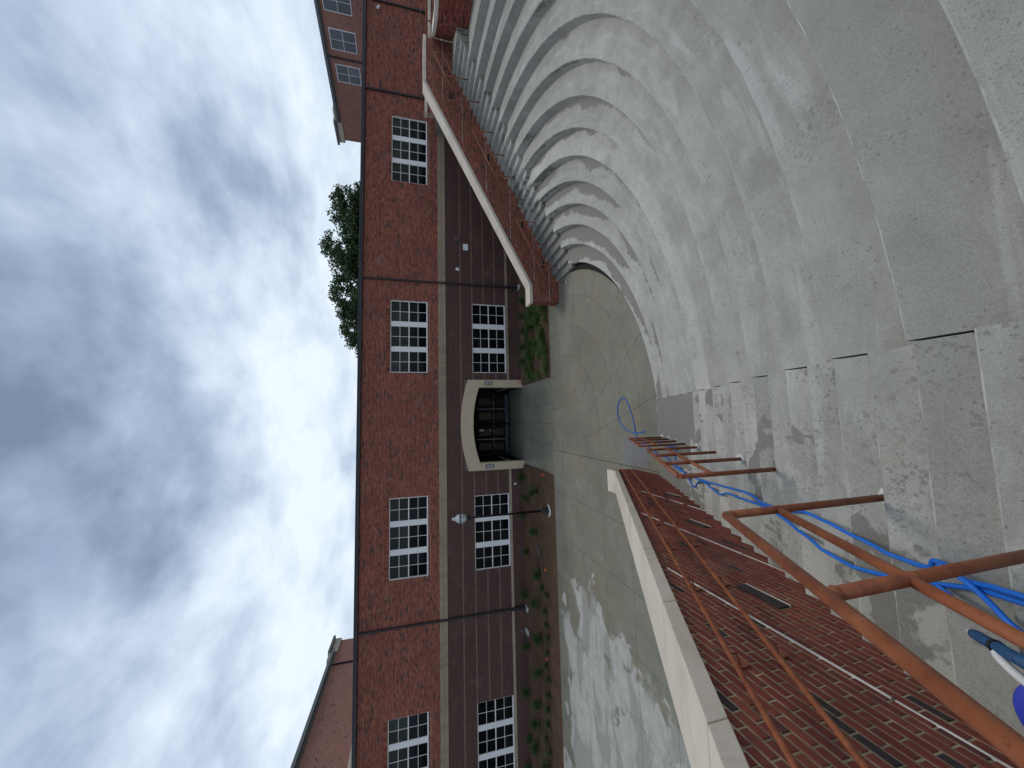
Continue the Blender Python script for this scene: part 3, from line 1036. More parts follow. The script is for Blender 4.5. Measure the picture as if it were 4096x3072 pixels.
# exit sign hung under the arch
w = LB(); w.box(-0.45, -0.13, 24.9, 24.94, 2.93, 3.08); sg = w.build('exit_sign', MAT['sign'])
w = LB(); w.box(-0.31, -0.27, 24.905, 24.935, 3.08, 3.42); w.build('sign_stem', MAT['doorframe'], sg)
cu = bpy.data.curves.new('exit_text', 'FONT'); cu.body = 'EXIT'; cu.size = 0.13; cu.align_x = 'CENTER'; cu.align_y = 'CENTER'; cu.extrude = 0.002
tmp = bpy.data.objects.new('exit_text', cu); COL.objects.link(tmp)
bpy.context.view_layer.update()
tme = bpy.data.meshes.new_from_object(tmp.evaluated_get(bpy.context.evaluated_depsgraph_get()))
bpy.data.objects.remove(tmp)
tme.materials.clear(); tme.materials.append(MAT['paper'])
link('lettering', tme, sg, (-0.29, 24.897 - FY, 3.005), (R(90), 0, 0))
# wall lanterns on the portal jambs
for x in (2.235, -3.0):
    w = LB(); w.box(x - 0.115, x + 0.115, FY - 0.205, FY - 0.155, 2.05, 2.55); w.box(x - 0.115, x + 0.115, FY - 0.27, FY - 0.206, 2.295, 2.315); w.box(x - 0.009, x + 0.009, FY - 0.27, FY - 0.206, 2.08, 2.52)
    sc = w.build('wall_lantern', MAT['black'], bevel=0.006)
    for sx in (-1, 1):
        for z0, z1 in ((2.10, 2.29), (2.32, 2.50)):
            d = LB(); d.box(x + sx * 0.050 - 0.036, x + sx * 0.050 + 0.036, FY - 0.255, FY - 0.206, z0, z1); d.build('pane', MAT['globe'], sc, bevel=0.006)
# small fixtures on the facade
w = LB(); w.box(11.55, 11.82, FY - 0.16, FY - 0.02, 4.08, 4.36); w.build('wall_light', MAT['greybox'], bevel=0.02)
w = LB(); w.box(11.02, 11.44, FY - 0.06, FY - 0.011, 3.47, 3.80); w.build('access_panel', MAT['white'], bevel=0.006)
for x, z in ((9.70, 4.2), (27.05, 9.19)):
    w = LB(); w.box(x - 0.09, x + 0.09, FY - 0.07, FY - 0.01, z - 0.09, z + 0.09)
    o = w.build('security_camera', MAT['white'], bevel=0.02)
    d = LB(); d.tube([(x + 0.05, FY - 0.10, z - 0.02), (x - 0.16, FY - 0.28, z - 0.08)], 0.055, 10); d.build('camera_body', MAT['white'], o)
w = LB(); w.box(-4.26, -4.14, FY - 0.05, FY - 0.011, 0.56, 0.70); w.build('outlet_cover', MAT['white'], bevel=0.01)
w = LB(); w.tube([(-13.1, FY, 0.42), (-13.1, FY - 0.12, 0.42), (-13.1, FY - 0.14, 0.36)], 0.02, 8); w.build('hose_tap', MAT['steel'])


# ---- brick wings behind (their long eaves run away from us)
def uv_quad_obj(name, quad, m, parent):
    """vertical rectangle: quad = (P, Q, z0, z1)"""
    P, Q, z0, z1 = quad
    me = bpy.data.meshes.new(name)
    me.from_pydata([(P[0], P[1], z0), (Q[0], Q[1], z0), (Q[0], Q[1], z1), (P[0], P[1], z1)], [], [(0, 1, 2, 3)])
    uv = me.uv_layers.new(name='UVMap')
    ln = math.hypot(Q[0] - P[0], Q[1] - P[1])
    for l, c in zip(uv.data, ((0, z0), (ln, z0), (ln, z1), (0, z1))): l.uv = c
    me.materials.append(m)
    return link(name, me, parent)


def wing(label, far, d, length, side, zt, windows, spouts, group=None):
    """far: far end of the visible wall; d: unit direction towards the viewer; side: outward normal of the visible wall"""
    T = thing('brick_wing', label, 'building', (far[0], far[1], 0))
    P = Vector((0, 0)); Dv = Vector(d); Nv = Vector(side)
    Qn = Dv * length
    back = -Nv * 14
    a, b = (P, Qn)
    uv_quad_obj('wall', ((a.x, a.y), (b.x, b.y), 4.0, zt - 0.3), MAT['wingbrick'], T)
    uv_quad_obj('wall', (((a + back).x, (a + back).y), (a.x, a.y), 4.0, zt - 0.3), MAT['wingbrick'], T)
    uv_quad_obj('wall', ((b.x, b.y), ((b + back).x, (b + back).y), 4.0, zt - 0.3), MAT['wingbrick'], T)

    def obox(s0, s1, n0, n1, z0, z1, name, m, par=T, bevel=0.0):
        mb = MB()
        p = lambda s, n, z: (Dv.x * s + Nv.x * n, Dv.y * s + Nv.y * n, z)
        mb.hexa([p(s0, n0, z0), p(s1, n0, z0), p(s1, n1, z0), p(s0, n1, z0), p(s0, n0, z1), p(s1, n0, z1), p(s1, n1, z1), p(s0, n1, z1)])
        bm = bmesh.new(); me = mb.mesh(name, m); bm.from_mesh(me); bmesh.ops.recalc_face_normals(bm, faces=bm.faces); bm.to_mesh(me); bm.free()
        o = link(name, me, par)
        if bevel:
            q = o.modifiers.new('bevel', 'BEVEL'); q.width = bevel; q.segments = 2
        return o
    eave = obox(2.0, length, -0.6, 0.28, zt - 0.30, zt - 0.08, 'eave_gutter', MAT['trim'])
    obox(2.0, length, -0.55, 0.10, zt - 0.42, zt - 0.30, 'soffit', MAT['trim'], eave)
    # roof plane rising away from the eave
    mb = MB()
    p = lambda s, n, z: (Dv.x * s + Nv.x * n, Dv.y * s + Nv.y * n, z)
    mb.face([p(1.2, 0.2, zt - 0.06), p(length, 0.2, zt - 0.06), p(length, -7, zt + 0.9), p(1.2, -7, zt + 0.9)])
    mb.build('roof', MAT['roof'], T)
    # cornice return that caps the far corner
    c = obox(-0.25, 1.9, -1.2, 0.10, zt - 0.55, zt + 0.02, 'cornice', MAT['cornice'])
    obox(-0.45, 2.1, -1.4, 0.30, zt + 0.02, zt + 0.22, 'cornice_cap', MAT['trim'], c)
    obox(1.9, 3.2, -0.8, 0.16, zt - 0.08, zt + 0.10, 'cornice_scroll', MAT['cornice'], c)
    for s0, s1, z0, z1 in windows:
        wo = obox(s0, s1, -0.02, 0.05, z0, z1, 'window', MAT['white'])
        e = 0.055; sm = (s0 + s1) / 2; zm = (z0 + z1) / 2
        for u0, u1 in ((s0 + e, sm - 0.018), (sm + 0.018, s1 - e)):
            for q0, q1 in ((z0 + e, zm - 0.018), (zm + 0.018, z1 - e)):
                obox(u0, u1, 0.03, 0.056, q0, q1, 'pane', MAT['glass_blue'], wo)
    for s in spouts:
        obox(s - 0.05, s + 0.05, 0.03, 0.14, 9.0, zt - 0.42, 'downspout', MAT['spout'])
    return T, obox


dn = Vector((0.27, -0.96)).normalized()
wing('red brick wing behind the roof at right with three square white windows', (30.0, 40.0), dn, 15.0, (-0.9627, -0.2707), 14.55,
     [(5.8, 7.25, 11.66, 13.70), (8.35, 9.87, 11.70, 13.80), (10.99, 12.5, 11.76, 13.89)], [7.75])
T, ob = wing('windowless red brick wing behind the roof at the left end', (-20.8, 40.4), (0, -1), 14.8, (1, 0), 14.1, [], [3.75])
ob(10.5, 14.8, -0.02, 0.12, 10.4, 10.75, 'string_course', MAT['cornice'])


# ================================================================== CHEEK WALLS
def coping_stones(parent, poly, axis, w0, w1, th, org, seg=1.22, m='coping'):
    """poly: list of (s, ztop); axis 'x' or 'y' carries s; w0..w1 the width on the other axis"""
    o = Vector(org)
    for (sa, za), (sb, zb) in zip(poly[:-1], poly[1:]):
        ln = abs(sb - sa); n = max(1, round(ln / seg))
        for k in range(n):
            g_ = 0.004 / max(ln, 0.1)
            t0, t1 = k / n + (g_ if k else 0), (k + 1) / n - g_
            s0, s1 = sa + (sb - sa) * t0, sa + (sb - sa) * t1
            q0, q1 = za + (zb - za) * t0, za + (zb - za) * t1
            P = lambda s, w_, z: ((s, w_, z) if axis == 'x' else (w_, s, z))
            b = MB()
            pts = [P(s0, w0, q0 - th), P(s1, w0, q1 - th), P(s1, w1, q1 - th), P(s0, w1, q0 - th), P(s0, w0, q0), P(s1, w0, q1), P(s1, w1, q1), P(s0, w1, q0)]
            b.hexa([tuple(Vector(p) - o) for p in pts])
            me = b.mesh('coping_stone', MAT[m])
            bm = bmesh.new(); bm.from_mesh(me); bmesh.ops.recalc_face_normals(bm, faces=bm.faces); bm.to_mesh(me); bm.free()
            ob_ = link('coping_stone', me, parent)
            bv = ob_.modifiers.new('bevel', 'BEVEL'); bv.width = 0.006; bv.segments = 2


# --- left wall, beside the near stair
LX = -1.755
lorg = Vector((-2.08, 10.4, 0))
left_wall = thing('cheek_wall', 'near red brick stair wall with sloping pale coping and dark recessed step lights', 'wall', lorg)
SL = 0.523


def ltop(y): return 0.915 if y > 10.395 else 0.915 + (10.395 - y) * SL      # top of coping


b = MB()
ys = [10.84, 10.395, -3.0]
for ya, yb in zip(ys[:-1], ys[1:]):
    za, zb = ltop(ya) - 0.145, ltop(yb) - 0.145
    if ya > 10.5: za = zb = 0.77
    pts = [(LX - 0.006, yb, -0.2), (LX - 0.006, ya, -0.2), (-2.37, ya, -0.2), (-2.37, yb, -0.2), (LX - 0.006, yb, zb), (LX - 0.006, ya, za), (-2.37, ya, za), (-2.37, yb, zb)]
    b.hexa([tuple(Vector(p) - lorg) for p in pts])
b.build('wall_core', MAT['walmortar'], left_wall)
coping_stones(left_wall, [(10.87, 0.915), (10.395, 0.915), (-3.0, ltop(-3.0))], 'y', -1.725, -2.405, 0.145, lorg)

STEPL = [(7.25, 6.80, 1.455, 1.585), (5.32, 4.87, 2.505, 2.645), (3.19, 2.72, 3.66, 3.80), (1.15, 0.70, 4.75, 4.89)]
holes = [(b_, a_, z0, z1) for a_, b_, z0, z1 in STEPL]


def l_iv(zc):
    ymax = 10.84 if zc < 0.77 else 10.395 - (zc + 0.04 - 0.77) / SL + 0.08
    ymin = max(-1.2, 9.4 - (zc + 0.45) / 0.4945)
    return (ymin, ymax) if ymax - ymin > 0.1 else None


lst = brick_list(l_iv, -0.05, 6.6, holes)
cpos = Vector((0, 0, CAM_H))


def seen(s, z):
    v = Vector((LX, s, z)) - cpos
    dz = v.dot(F)
    if dz < 0.2: return -1
    px, py = v.dot(RT) / dz, v.dot(UP) / dz
    if abs(px) > 1.08 or abs(py) > 1.45: return -1
    if z < 0.4945 * (9.4 - s) - 0.12: return -1
    return 1 / v.length


scored = sorted(lst, key=lambda q: -seen((q[0] + q[1]) / 2, (q[2] + q[3]) / 2))
single = scored[:300]; rest = scored[300:]
bw, bh, bd = BL - JT, BH - JT, 0.05
bb = MB(); bb.box(-bd, 0, -bw / 2, bw / 2, -bh / 2, bh / 2)
bme = bb.mesh('brick', MAT['wallbrick'])
bm = bmesh.new(); bm.from_mesh(bme)
bmesh.ops.bevel(bm, geom=[e for e in bm.edges if all(v.co.x > -0.01 for v in e.verts)], offset=0.004, segments=1, affect='EDGES')
bm.to_mesh(bme); bm.free()
rb = random.Random(3)
for s0, s1, z0, z1, i in single:
    link('brick', bme, left_wall, (LX + rb.uniform(-0.0025, 0.0005) - lorg.x, (s0 + s1) / 2 - lorg.y, (z0 + z1) / 2),
         (R(rb.uniform(-.5, .5)), 0, R(rb.uniform(-.5, .5))), (1, (s1 - s0) / bw, (z1 - z0) / bh))
b = MB()
brick_faces(b, rest, lambda s, z, d: (LX + d - 0.006 - lorg.x, s - lorg.y, z), 0.004)
b.build('brickwork', MAT['wallbrick'], left_wall, kind='stuff')
for ya, yb, z0, z1 in STEPL:
    b = MB(); b.box(LX - 0.05 - lorg.x, LX + 0.012 - lorg.x, yb + 0.008 - lorg.y, ya - 0.008 - lorg.y, z0 + 0.02, z1 - 0.005)
    o = b.build('step_light', MAT['steplight'], left_wall, bevel=0.004)
    b = MB(); b.box(LX - 0.05 - lorg.x, LX + 0.016 - lorg.x, yb + 0.004 - lorg.y, ya - 0.004 - lorg.y, z0 + 0.004, z0 + 0.018); b.build('light_sill', MAT['coping'], o)
for z, ya, yb in ((1.863, 7.6, 5.25), (3.007, 5.95, 3.0), (4.15, 3.78, 0.4)):
    b = MB()
    y = ya
    while y > yb:
        y2 = max(y - rb.uniform(0.5, 1.1), yb)
        th = rb.uniform(0.003, 0.006)
        b.box(LX - 0.02 - lorg.x, LX + rb.uniform(0.006, 0.011) - lorg.x, y2 + rb.choice((0.01, 0.02, 0.12)) - lorg.y, y - lorg.y, z - th, z + th)
        y = y2
    b.build('flashing_strip', MAT['flash'], left_wall)

# --- right wall, beside the far stair
rorg = Vector((5.6, 16.8, 0))
right_wall = thing('cheek_wall', 'far red brick stair wall with pale coping rising to the right', 'wall', rorg)
RT0, RT1 = (6.40, 1.52), (15.95, 6.515)


def rtop(x):
    if x < RT0[0]: return RT0[1]
    if x > RT1[0]: return RT1[1]
    return RT0[1] + (x - RT0[0]) * (RT1[1] - RT0[1]) / (RT1[0] - RT0[0])


b = MB()
xs = [5.62, 6.40, 15.95, 18.3]
for xa, xb in zip(xs[:-1], xs[1:]):
    za, zb = rtop(xa) - 0.145, rtop(xb) - 0.145
    pts = [(xa, RWY + 0.004, -0.2), (xb, RWY + 0.004, -0.2), (xb, 17.07, -0.2), (xa, 17.07, -0.2), (xa, RWY + 0.004, za), (xb, RWY + 0.004, zb), (xb, 17.07, zb), (xa, 17.07, za)]
    b.hexa([tuple(Vector(p) - rorg) for p in pts])
b.build('wall_core', MAT['mortar'], right_wall)
coping_stones(right_wall, [(5.50, 1.52), RT0, RT1, (18.38, 6.515)], 'x', RWY - 0.035, 17.11, 0.145, rorg)


def r_iv(zc):
    xmin = 5.62 if zc < 1.37 else 6.40 + (zc + 0.04 - 1.375) / 0.523 - 0.08
    xmax = min(18.3, CX + STAIR0 + (zc + 0.7) / 0.4945)
    if zc > RT1[1] - 0.145: return None
    return (xmin, 18.3 if zc > 4.6 else xmax)


RSL = [(9.2, 9.62, 1.75, 1.88), (12.4, 12.82, 3.35, 3.48), (15.3, 15.72, 5.05, 5.30), (7.3, 7.7, 0.72, 0.85)]
b = MB()
brick_faces(b, brick_list(r_iv, -0.05, 6.4, RSL), lambda s, z, d: (s - rorg.x, RWY - d - rorg.y, z), 0.001)
brick_faces(b, brick_list((16.46, 17.06), -0.05, 1.37), lambda s, z, d: (5.62 - d - rorg.x, s - rorg.y, z), 0.009)
b.build('brickwork', MAT['brick'], right_wall, kind='stuff')
for xa, xb, z0, z1 in RSL:
    b = MB(); b.box(xa + 0.01 - rorg.x, xb - 0.01 - rorg.x, RWY - 0.014 - rorg.y, RWY + 0.03 - rorg.y, z0, z1); b.build('step_light', MAT['steplight'], right_wall)
for z, xa, xb in ((0.5, 5.64, 7.2), (1.26, 6.6, 8.9), (2.40, 8.6, 11.2), (3.55, 10.9, 13.4), (4.68, 13.2, 15.6), (5.6, 15.2, 18.2)):
    b = MB(); b.box(xa - rorg.x, xb - rorg.x, RWY - 0.010 - rorg.y, RWY + 0.01 - rorg.y, z - 0.006, z + 0.006); b.build('flashing_strip', MAT['flash'], right_wall)

# --- retaining wall behind the top row: straight past the landing, then curved
WR = 17.6
ret = thing('retaining_wall', 'curved red brick wall with pale coping behind the top row of seats', 'wall', (CX, CY, 0))
ZB, ZC = 4.5, 5.965
AE = math.asin((JY - CY) / WR)
KN = (WR * math.cos(AE), WR * math.sin(AE))
ST = (18.36 - CX, 16.44 - CY)
SLEN = math.hypot(KN[0] - ST[0], KN[1] - ST[1])
ALEN = WR * R(55)


def rpt(s_, d):
    """s_ along the wall from the cheek wall; d out towards the seats"""
    if s_ < SLEN:
        u = ((KN[0] - ST[0]) / SLEN, (KN[1] - ST[1]) / SLEN)
        return (ST[0] + u[0] * s_ + u[1] * d, ST[1] + u[1] * s_ - u[0] * d)
    a = AE - (s_ - SLEN) / WR
    return ((WR - d) * math.cos(a), (WR - d) * math.sin(a))


stops = [0.0, SLEN * 0.5, SLEN - 0.001] + [SLEN + 0.001 + ALEN * k / 50 for k in range(51)]
core = MB(); cop = []
for sa_, sb_ in zip(stops[:-1], stops[1:]):
    if sb_ - sa_ < 0.01: continue
    q = [rpt(sa_, 0), rpt(sb_, 0), rpt(sb_, -0.35), rpt(sa_, -0.35)]
    core.hexa([(*v, ZB) for v in q] + [(*v, ZC) for v in q])
core.build('wall_core', MAT['brick'], ret)
b = MB()
lst = brick_list((0, SLEN - 0.004), 4.6, ZC) + brick_list((SLEN + 0.004, SLEN + ALEN), 4.6, ZC)
brick_faces(b, lst, lambda s_, z, d: (*rpt(s_, d), z), 0.007)
b.build('brickwork', MAT['brick'], ret, kind='stuff')
cs = [0.0, SLEN / 2, SLEN] + [SLEN + ALEN * (k + 1) / 14 for k in range(14)]
for sa_, sb_ in zip(cs[:-1], cs[1:]):
    b = MB(); n = 4
    for q in range(n):
        e, f_ = sa_ + 0.003 + (sb_ - sa_ - 0.006) * q / n, sa_ + 0.003 + (sb_ - sa_ - 0.006) * (q + 1) / n
        c4 = [rpt(e, 0.05), rpt(f_, 0.05), rpt(f_, -0.4), rpt(e, -0.4)]
        b.hexa([(*v, ZC) for v in c4] + [(*v, ZC + 0.145) for v in c4])
    me = b.mesh('coping_stone', MAT['coping']); bm = bmesh.new(); bm.from_mesh(me); bmesh.ops.recalc_face_normals(bm, faces=bm.faces); bm.to_mesh(me); bm.free()
    link('coping_stone', me, ret)

# upper terrace by the building, its low walls and rails
t_ = MB(); t_.box(18.85, 36, 17.13, FY - 0.02, -0.25, 5.55); tr = t_.build('upper_terrace', MAT['plaza']); tr['kind'] = 'structure'


def low_wall(label, x0, x1, y, z1, th=0.35):
    T_ = thing('low_wall', label, 'wall', (x0, y, 5.5))
    b = MB(); b.box(0, x1 - x0, 0, th, 0, z1 - 0.13 - 5.5); b.build('wall_core', MAT['mortar'], T_)
    b = MB(); brick_faces(b, brick_list((x0, x1), 5.5, z1 - 0.13), lambda s, z, d: (s - x0, -d, z - 5.5), 0.007); b.build('brickwork', MAT['brick'], T_, kind='stuff')
    n = max(1, round((x1 - x0) / 1.6)); st = (x1 - x0) / n
    for k in range(n):
        b = MB(); b.box(k * st + 0.003, (k + 1) * st - 0.003, -0.05, th + 0.05, z1 - 0.13 - 5.5, z1 - 5.5); b.build('coping_stone', MAT['coping'], T_, bevel=0.006)


low_wall('short low brick wall with coping behind the far cheek wall, near a downspout', 17.5, 21.4, 20.0, 6.31)
low_wall('low brick wall with pale coping on the upper terrace at the right edge', 21.0, 30.0, 18.7, 6.17)


def guard_rail(label, pts, posts, zb, r=0.024):
    T_ = thing('guard_rail', label, 'railing', (pts[0][0], pts[0][1], zb))
    o = Vector((pts[0][0], pts[0][1], zb))
    b = MB(); b.tube([Vector(q) - o for q in pts], r, 10); b.build('top_rail', MAT['rail'], T_)
    for q in posts:
        b = MB(); b.tube([Vector((q[0], q[1], zb)) - o, Vector(q) - o], r * 0.9, 10); b.build('post', MAT['rail'], T_)


guard_rail('brown pipe rail above the low wall at the right edge', [(21.0, 18.6, 6.27), (30, 18.6, 6.40)], [(21.7, 18.6, 6.28), (24.4, 18.6, 6.32), (27, 18.6, 6.36)], 5.6, 0.035)
guard_rail('thin brown rail close to the building wall at upper right', [(19.6, 21.8, 6.45), (27.2, 21.8, 6.53)], [(19.65, 21.8, 6.45), (23.4, 21.8, 6.49), (27.1, 21.8, 6.53)], 5.56, 0.022)


# ================================================================== HANDRAILS
def wall_rail(name, label, path, brackets, wall_pt, inward, r=0.019):
    """path world points; brackets list of path fractions positions (points); inward = unit vector towards the wall"""
    o = Vector(path[0])
    T_ = thing('wall_handrail', label, 'handrail', o)
    b = MB(); b.tube([Vector(q) - o for q in path], r, 12); b.build('rail', MAT['rail'], T_)
    iw = Vector(inward)
    for q in brackets:
        q = Vector(q) - o
        dist = 0.095
        b = MB()
        wp = q + iw * dist
        b.tube([q - Vector((0, 0, r * 0.8)), q + Vector((0, 0, -0.055)) + iw * 0.012, q + Vector((0, 0, -0.075)) + iw * 0.045, wp + Vector((0, 0, -0.08))], 0.0075, 8)
        br = b.build('bracket', MAT['rail'], T_)
        b = MB()
        n = 14
        ax = Vector((0, 0, 1)).cross(iw)
        c0 = wp + Vector((0, 0, -0.10))
        ring = [c0 + ax * (0.034 * math.cos(2 * math.pi * k / n)) + Vector((0, 0, 0.055 * math.sin(2 * math.pi * k / n))) for k in range(n)]
        inner = [v - iw * 0.010 for v in ring]
        b.face(inner); b.face(ring[::-1])
        for k in range(n):
            b.face([ring[k], ring[(k + 1) % n], inner[(k + 1) % n], inner[k]])
        me = b.mesh('bracket_plate', MAT['rail']); bm = bmesh.new(); bm.from_mesh(me); bmesh.ops.remove_doubles(bm, verts=bm.verts, dist=1e-5); bmesh.ops.recalc_face_normals(bm, faces=bm.faces); bm.to_mesh(me); bm.free()
        link('bracket_plate', me, br)


RX = -1.655
BY = [8.25, 7.3, 6.28, 5.25, 4.28, 3.25, 2.23, 1.2]
for lab, z0, y0, sl in (('upper brown pipe handrail fixed to the near brick wall', 0.803, 10.13, 0.512), ('lower brown pipe handrail fixed to the near brick wall', 0.555, 10.03, 0.506)):
    zz = lambda y: z0 + (y0 - y) * sl
    path = [(LX, y0 + 0.16, z0 + 0.0), (RX - 0.02, y0 + 0.16, z0 + 0.0), (RX, y0 + 0.14, z0 + 0.0), (RX, y0, zz(y0) - 0.0)] + [(RX, y, zz(y)) for y in (8, 6, 4, 2, 0, -2.5)]
    wall_rail('wall_handrail', lab, path, [(RX, y, zz(y)) for y in BY], None, (-1, 0, 0))
for lab, z0, x0 in (('upper brown handrail fixed to the far sloping brick wall', 1.02, 6.55), ('lower brown handrail fixed to the far sloping brick wall', 0.70, 6.70)):
    zz = lambda x: z0 + (x - x0) * 0.512
    path = [(x0 - 0.55, RWY - 0.09, z0 - 0.02), (x0, RWY - 0.09, z0)] + [(x, RWY - 0.09, zz(x)) for x in (8, 10, 12, 14, 15.9)] + [(16.6, RWY - 0.09, zz(15.9))]
    wall_rail('wall_handrail', lab, path, [(x, RWY - 0.09, zz(x)) for x in (7.4, 8.8, 10.2, 11.6, 13.0, 14.4)], None, (0, 1, 0), 0.021)


def stair_rail(label, posts, ext0=None, ext1=None, drop=0.41, r=0.0245, group=None):
    """posts: list of (top xyz, base z)"""
    o = Vector((posts[0][0][0], posts[0][0][1], posts[0][1]))
    T_ = thing('stair_handrail', label, 'handrail', o)
    tops = [Vector(q[0]) for q in posts]
    pts = ([Vector(ext0)] if ext0 else []) + [tops[0], tops[-1]] + ([Vector(ext1)] if ext1 else [])
    b = MB(); b.tube([v - o for v in pts], r, 16); b.build('top_rail', MAT['rail'], T_)
    dv = Vector((0, 0, -drop))
    for A_, B_ in zip(pts[:-1], pts[1:]):
        b = MB(); b.tube([A_ + dv - o, B_ + dv - o], r * 0.88, 14); b.build('mid_rail', MAT['rail'], T_)
    for (tp, zb) in posts:
        b = MB(); b.tube([Vector((tp[0], tp[1], zb - 0.02)) - o, Vector(tp) - o], r * 0.98, 16); po = b.build('post', MAT['rail'], T_)
        for zw in (tp[2] - r * 0.9, tp[2] - drop):
            b = MB(); b.lathe(Vector((tp[0], tp[1], zw)) - o, [(r * 1.0, -0.030), (r * 1.10, -0.024), (r * 1.12, -0.018), (r * 1.0, -0.008)], 14); b.build('weld_bead', MAT['rail'], po)
        b = MB(); n = 18; c0 = Vector((tp[0], tp[1], zb)) - o
        prof = [(0.074 + 0.012 * math.sin(3 * tp[1]), 0.0), (0.068, 0.006), (0.030, 0.011)]
        b.lathe(c0, prof, n); b.build('grout_ring', MAT['grout'], po)


def near_step_z(y):
    n = math.floor((near_y(0) - y) / TREAD); return RISER * max(n, 0)


def far_step_z(x):
    n = math.floor((x - far_x(0)) / TREAD); return RISER * max(min(n, NS), 0)


PXR = -0.632


def near_rail(label, ylist, za, zb, **k):
    y0, y1 = ylist[0], ylist[-1]
    stair_rail(label, [((PXR, y, za + (zb - za) * (y0 - y) / (y0 - y1)), near_step_z(y)) for y in ylist], **k)


near_rail('nearest section of brown pipe stair rail beside the blue hose', [1.92, 1.0, -0.35], 5.09, 6.33, ext1=(PXR, -1.2, 6.79))
near_rail('middle section of brown pipe stair rail on the near steps, four posts', [5.84, 4.97, 4.11, 3.22], 2.885, 4.365)
near_rail('lowest section of brown pipe stair rail at the foot of the near steps', [8.79, 8.10, 7.37, 6.59], 1.365, 2.535)


def far_rail(label, xl, **k):
    H0 = 0.93
    tz = lambda x: RISER * ((x - far_x(0)) / TREAD) + H0
    stair_rail(label, [((x, 15.575, tz(x)), far_step_z(x)) for x in xl], r=0.022, **k)


far_rail('lowest section of brown rail on the far steps, nearest the plaza', [6.30, 7.07, 8.06, 9.09])
far_rail('middle section of brown rail on the far steps', [10.14, 11.16, 12.18, 13.21])
far_rail('highest section of brown rail at the top of the far steps', [14.60, 15.63, 16.69])


# ================================================================== LAMP
lp = thing('street_lamp', 'black post lamp with white acorn globe standing in the mulch bed', 'lamp', (-4.92, 18.84, 0.0))
b = MB(); b.lathe((0, 0, 0), [(0.34, -0.15), (0.34, 0.05), (0.33, 0.06)], 28); b.build('concrete_footing', MAT['grout'], lp)
b = MB(); b.lathe((0, 0, 0.06), [(0.17, 0), (0.17, 0.10), (0.13, 0.14), (0.12, 0.30), (0.09, 0.36), (0.06, 0.42)], 20); b.build('base', MAT['black'], lp)
b = MB(); b.lathe((0, 0, 0.4), [(0.058, 0), (0.048, 3.55), (0.075, 3.60), (0.05, 3.66), (0.062, 3.80)], 16); b.build('pole', MAT['black'], lp)
b = MB(); b.lathe((0, 0, 4.18), [(0.06, 0), (0.13, 0.05), (0.10, 0.10), (0.15, 0.17), (0.165, 0.20)], 20); b.build('collar', MAT['black'], lp)
b = MB(); b.lathe((0, 0, 4.38), [(0.155, 0), (0.20, 0.12), (0.225, 0.26), (0.225, 0.34), (0.19, 0.44), (0.12, 0.53), (0.07, 0.58), (0.085, 0.64), (0.05, 0.70), (0.02, 0.72)], 24)
gl = b.build('globe', MAT['globe'], lp)
b = MB(); b.lathe((0, 0, 4.68), [(0.231, 0), (0.236, 0.01), (0.236, 0.05), (0.231, 0.06)], 24); b.build('globe_band', MAT['black'], gl)
b = MB()
for k in range(6):
    a = k * math.pi / 3
    b.tube([(0.160 * math.cos(a), 0.160 * math.sin(a), 4.38), (0.206 * math.cos(a), 0.206 * math.sin(a), 4.50), (0.232 * math.cos(a), 0.232 * math.sin(a), 4.68)], 0.008, 6)
b.build('globe_cage', MAT['black'], gl)
b = MB(); b.lathe((0, 0, 5.09), [(0.022, 0), (0.03, 0.04), (0.012, 0.08), (0.004, 0.26)], 10); b.build('finial', MAT['black'], lp)


# ================================================================== PLANTS
def leaf_quad(b, c, size, rnd, up=0.3):
    d = Vector((rnd.gauss(0, 1), rnd.gauss(0, 1), rnd.gauss(0, 1) + up)).normalized()
    t = d.cross(Vector((rnd.gauss(0, 1), rnd.gauss(0, 1), rnd.gauss(0, 1)))).normalized()
    w_ = d.cross(t)
    L_ = size * rnd.uniform(0.7, 1.3)
    b.face([c, c + t * L_ * 0.5 + w_ * L_ * 0.28, c + t * L_, c + t * L_ * 0.5 - w_ * L_ * 0.28])


def shrub_mesh(seed):
    rnd = random.Random(seed)
    b = MB()
    lobes = [(Vector((rnd.uniform(-.16, .16), rnd.uniform(-.16, .16), rnd.uniform(.16, .46))), rnd.uniform(.13, .22)) for _ in range(9)]
    for c, r in lobes:
        for _ in range(75):
            v = Vector((rnd.gauss(0, 1), rnd.gauss(0, 1), rnd.gauss(0, 1))).normalized() * r * rnd.uniform(0.45, 1.05)
            v.z *= 1.1
            leaf_quad(b, c + v, 0.065, rnd)
    return b.mesh('shrub', MAT['leaf'])


def stem_mesh(seed):
    rnd = random.Random(seed); b = MB()
    for _ in range(6):
        a = rnd.uniform(0, 6.28); r = rnd.uniform(.05, .16)
        b.tube([(0, 0, -0.05), (r * .4 * math.cos(a), r * .4 * math.sin(a), .12), (r * math.cos(a), r * math.sin(a), .36)], [.012, .009, .004], 5)
    return b.mesh('stem', MAT['bark'])


def clump_mesh(seed):
    rnd = random.Random(seed); b = MB()
    for _ in range(85):
        a = rnd.uniform(0, 6.28); ln = rnd.uniform(.22, .46); lean = rnd.uniform(.15, 1.0)
        d = Vector((math.cos(a), math.sin(a), 0)); s = Vector((-math.sin(a), math.cos(a), 0)) * 0.011
        p0 = d * rnd.uniform(0, .05)
        p1 = p0 + d * ln * lean * .35 + Vector((0, 0, ln * .62))
        p2 = p0 + d * ln * lean * .95 + Vector((0, 0, ln * (0.95 - .55 * lean)))
        b.face([p0 - s, p0 + s, p1 + s * .8, p1 - s * .8]); b.face([p1 - s * .8, p1 + s * .8, p2])
    return b.mesh('grass_clump', MAT['grass'])


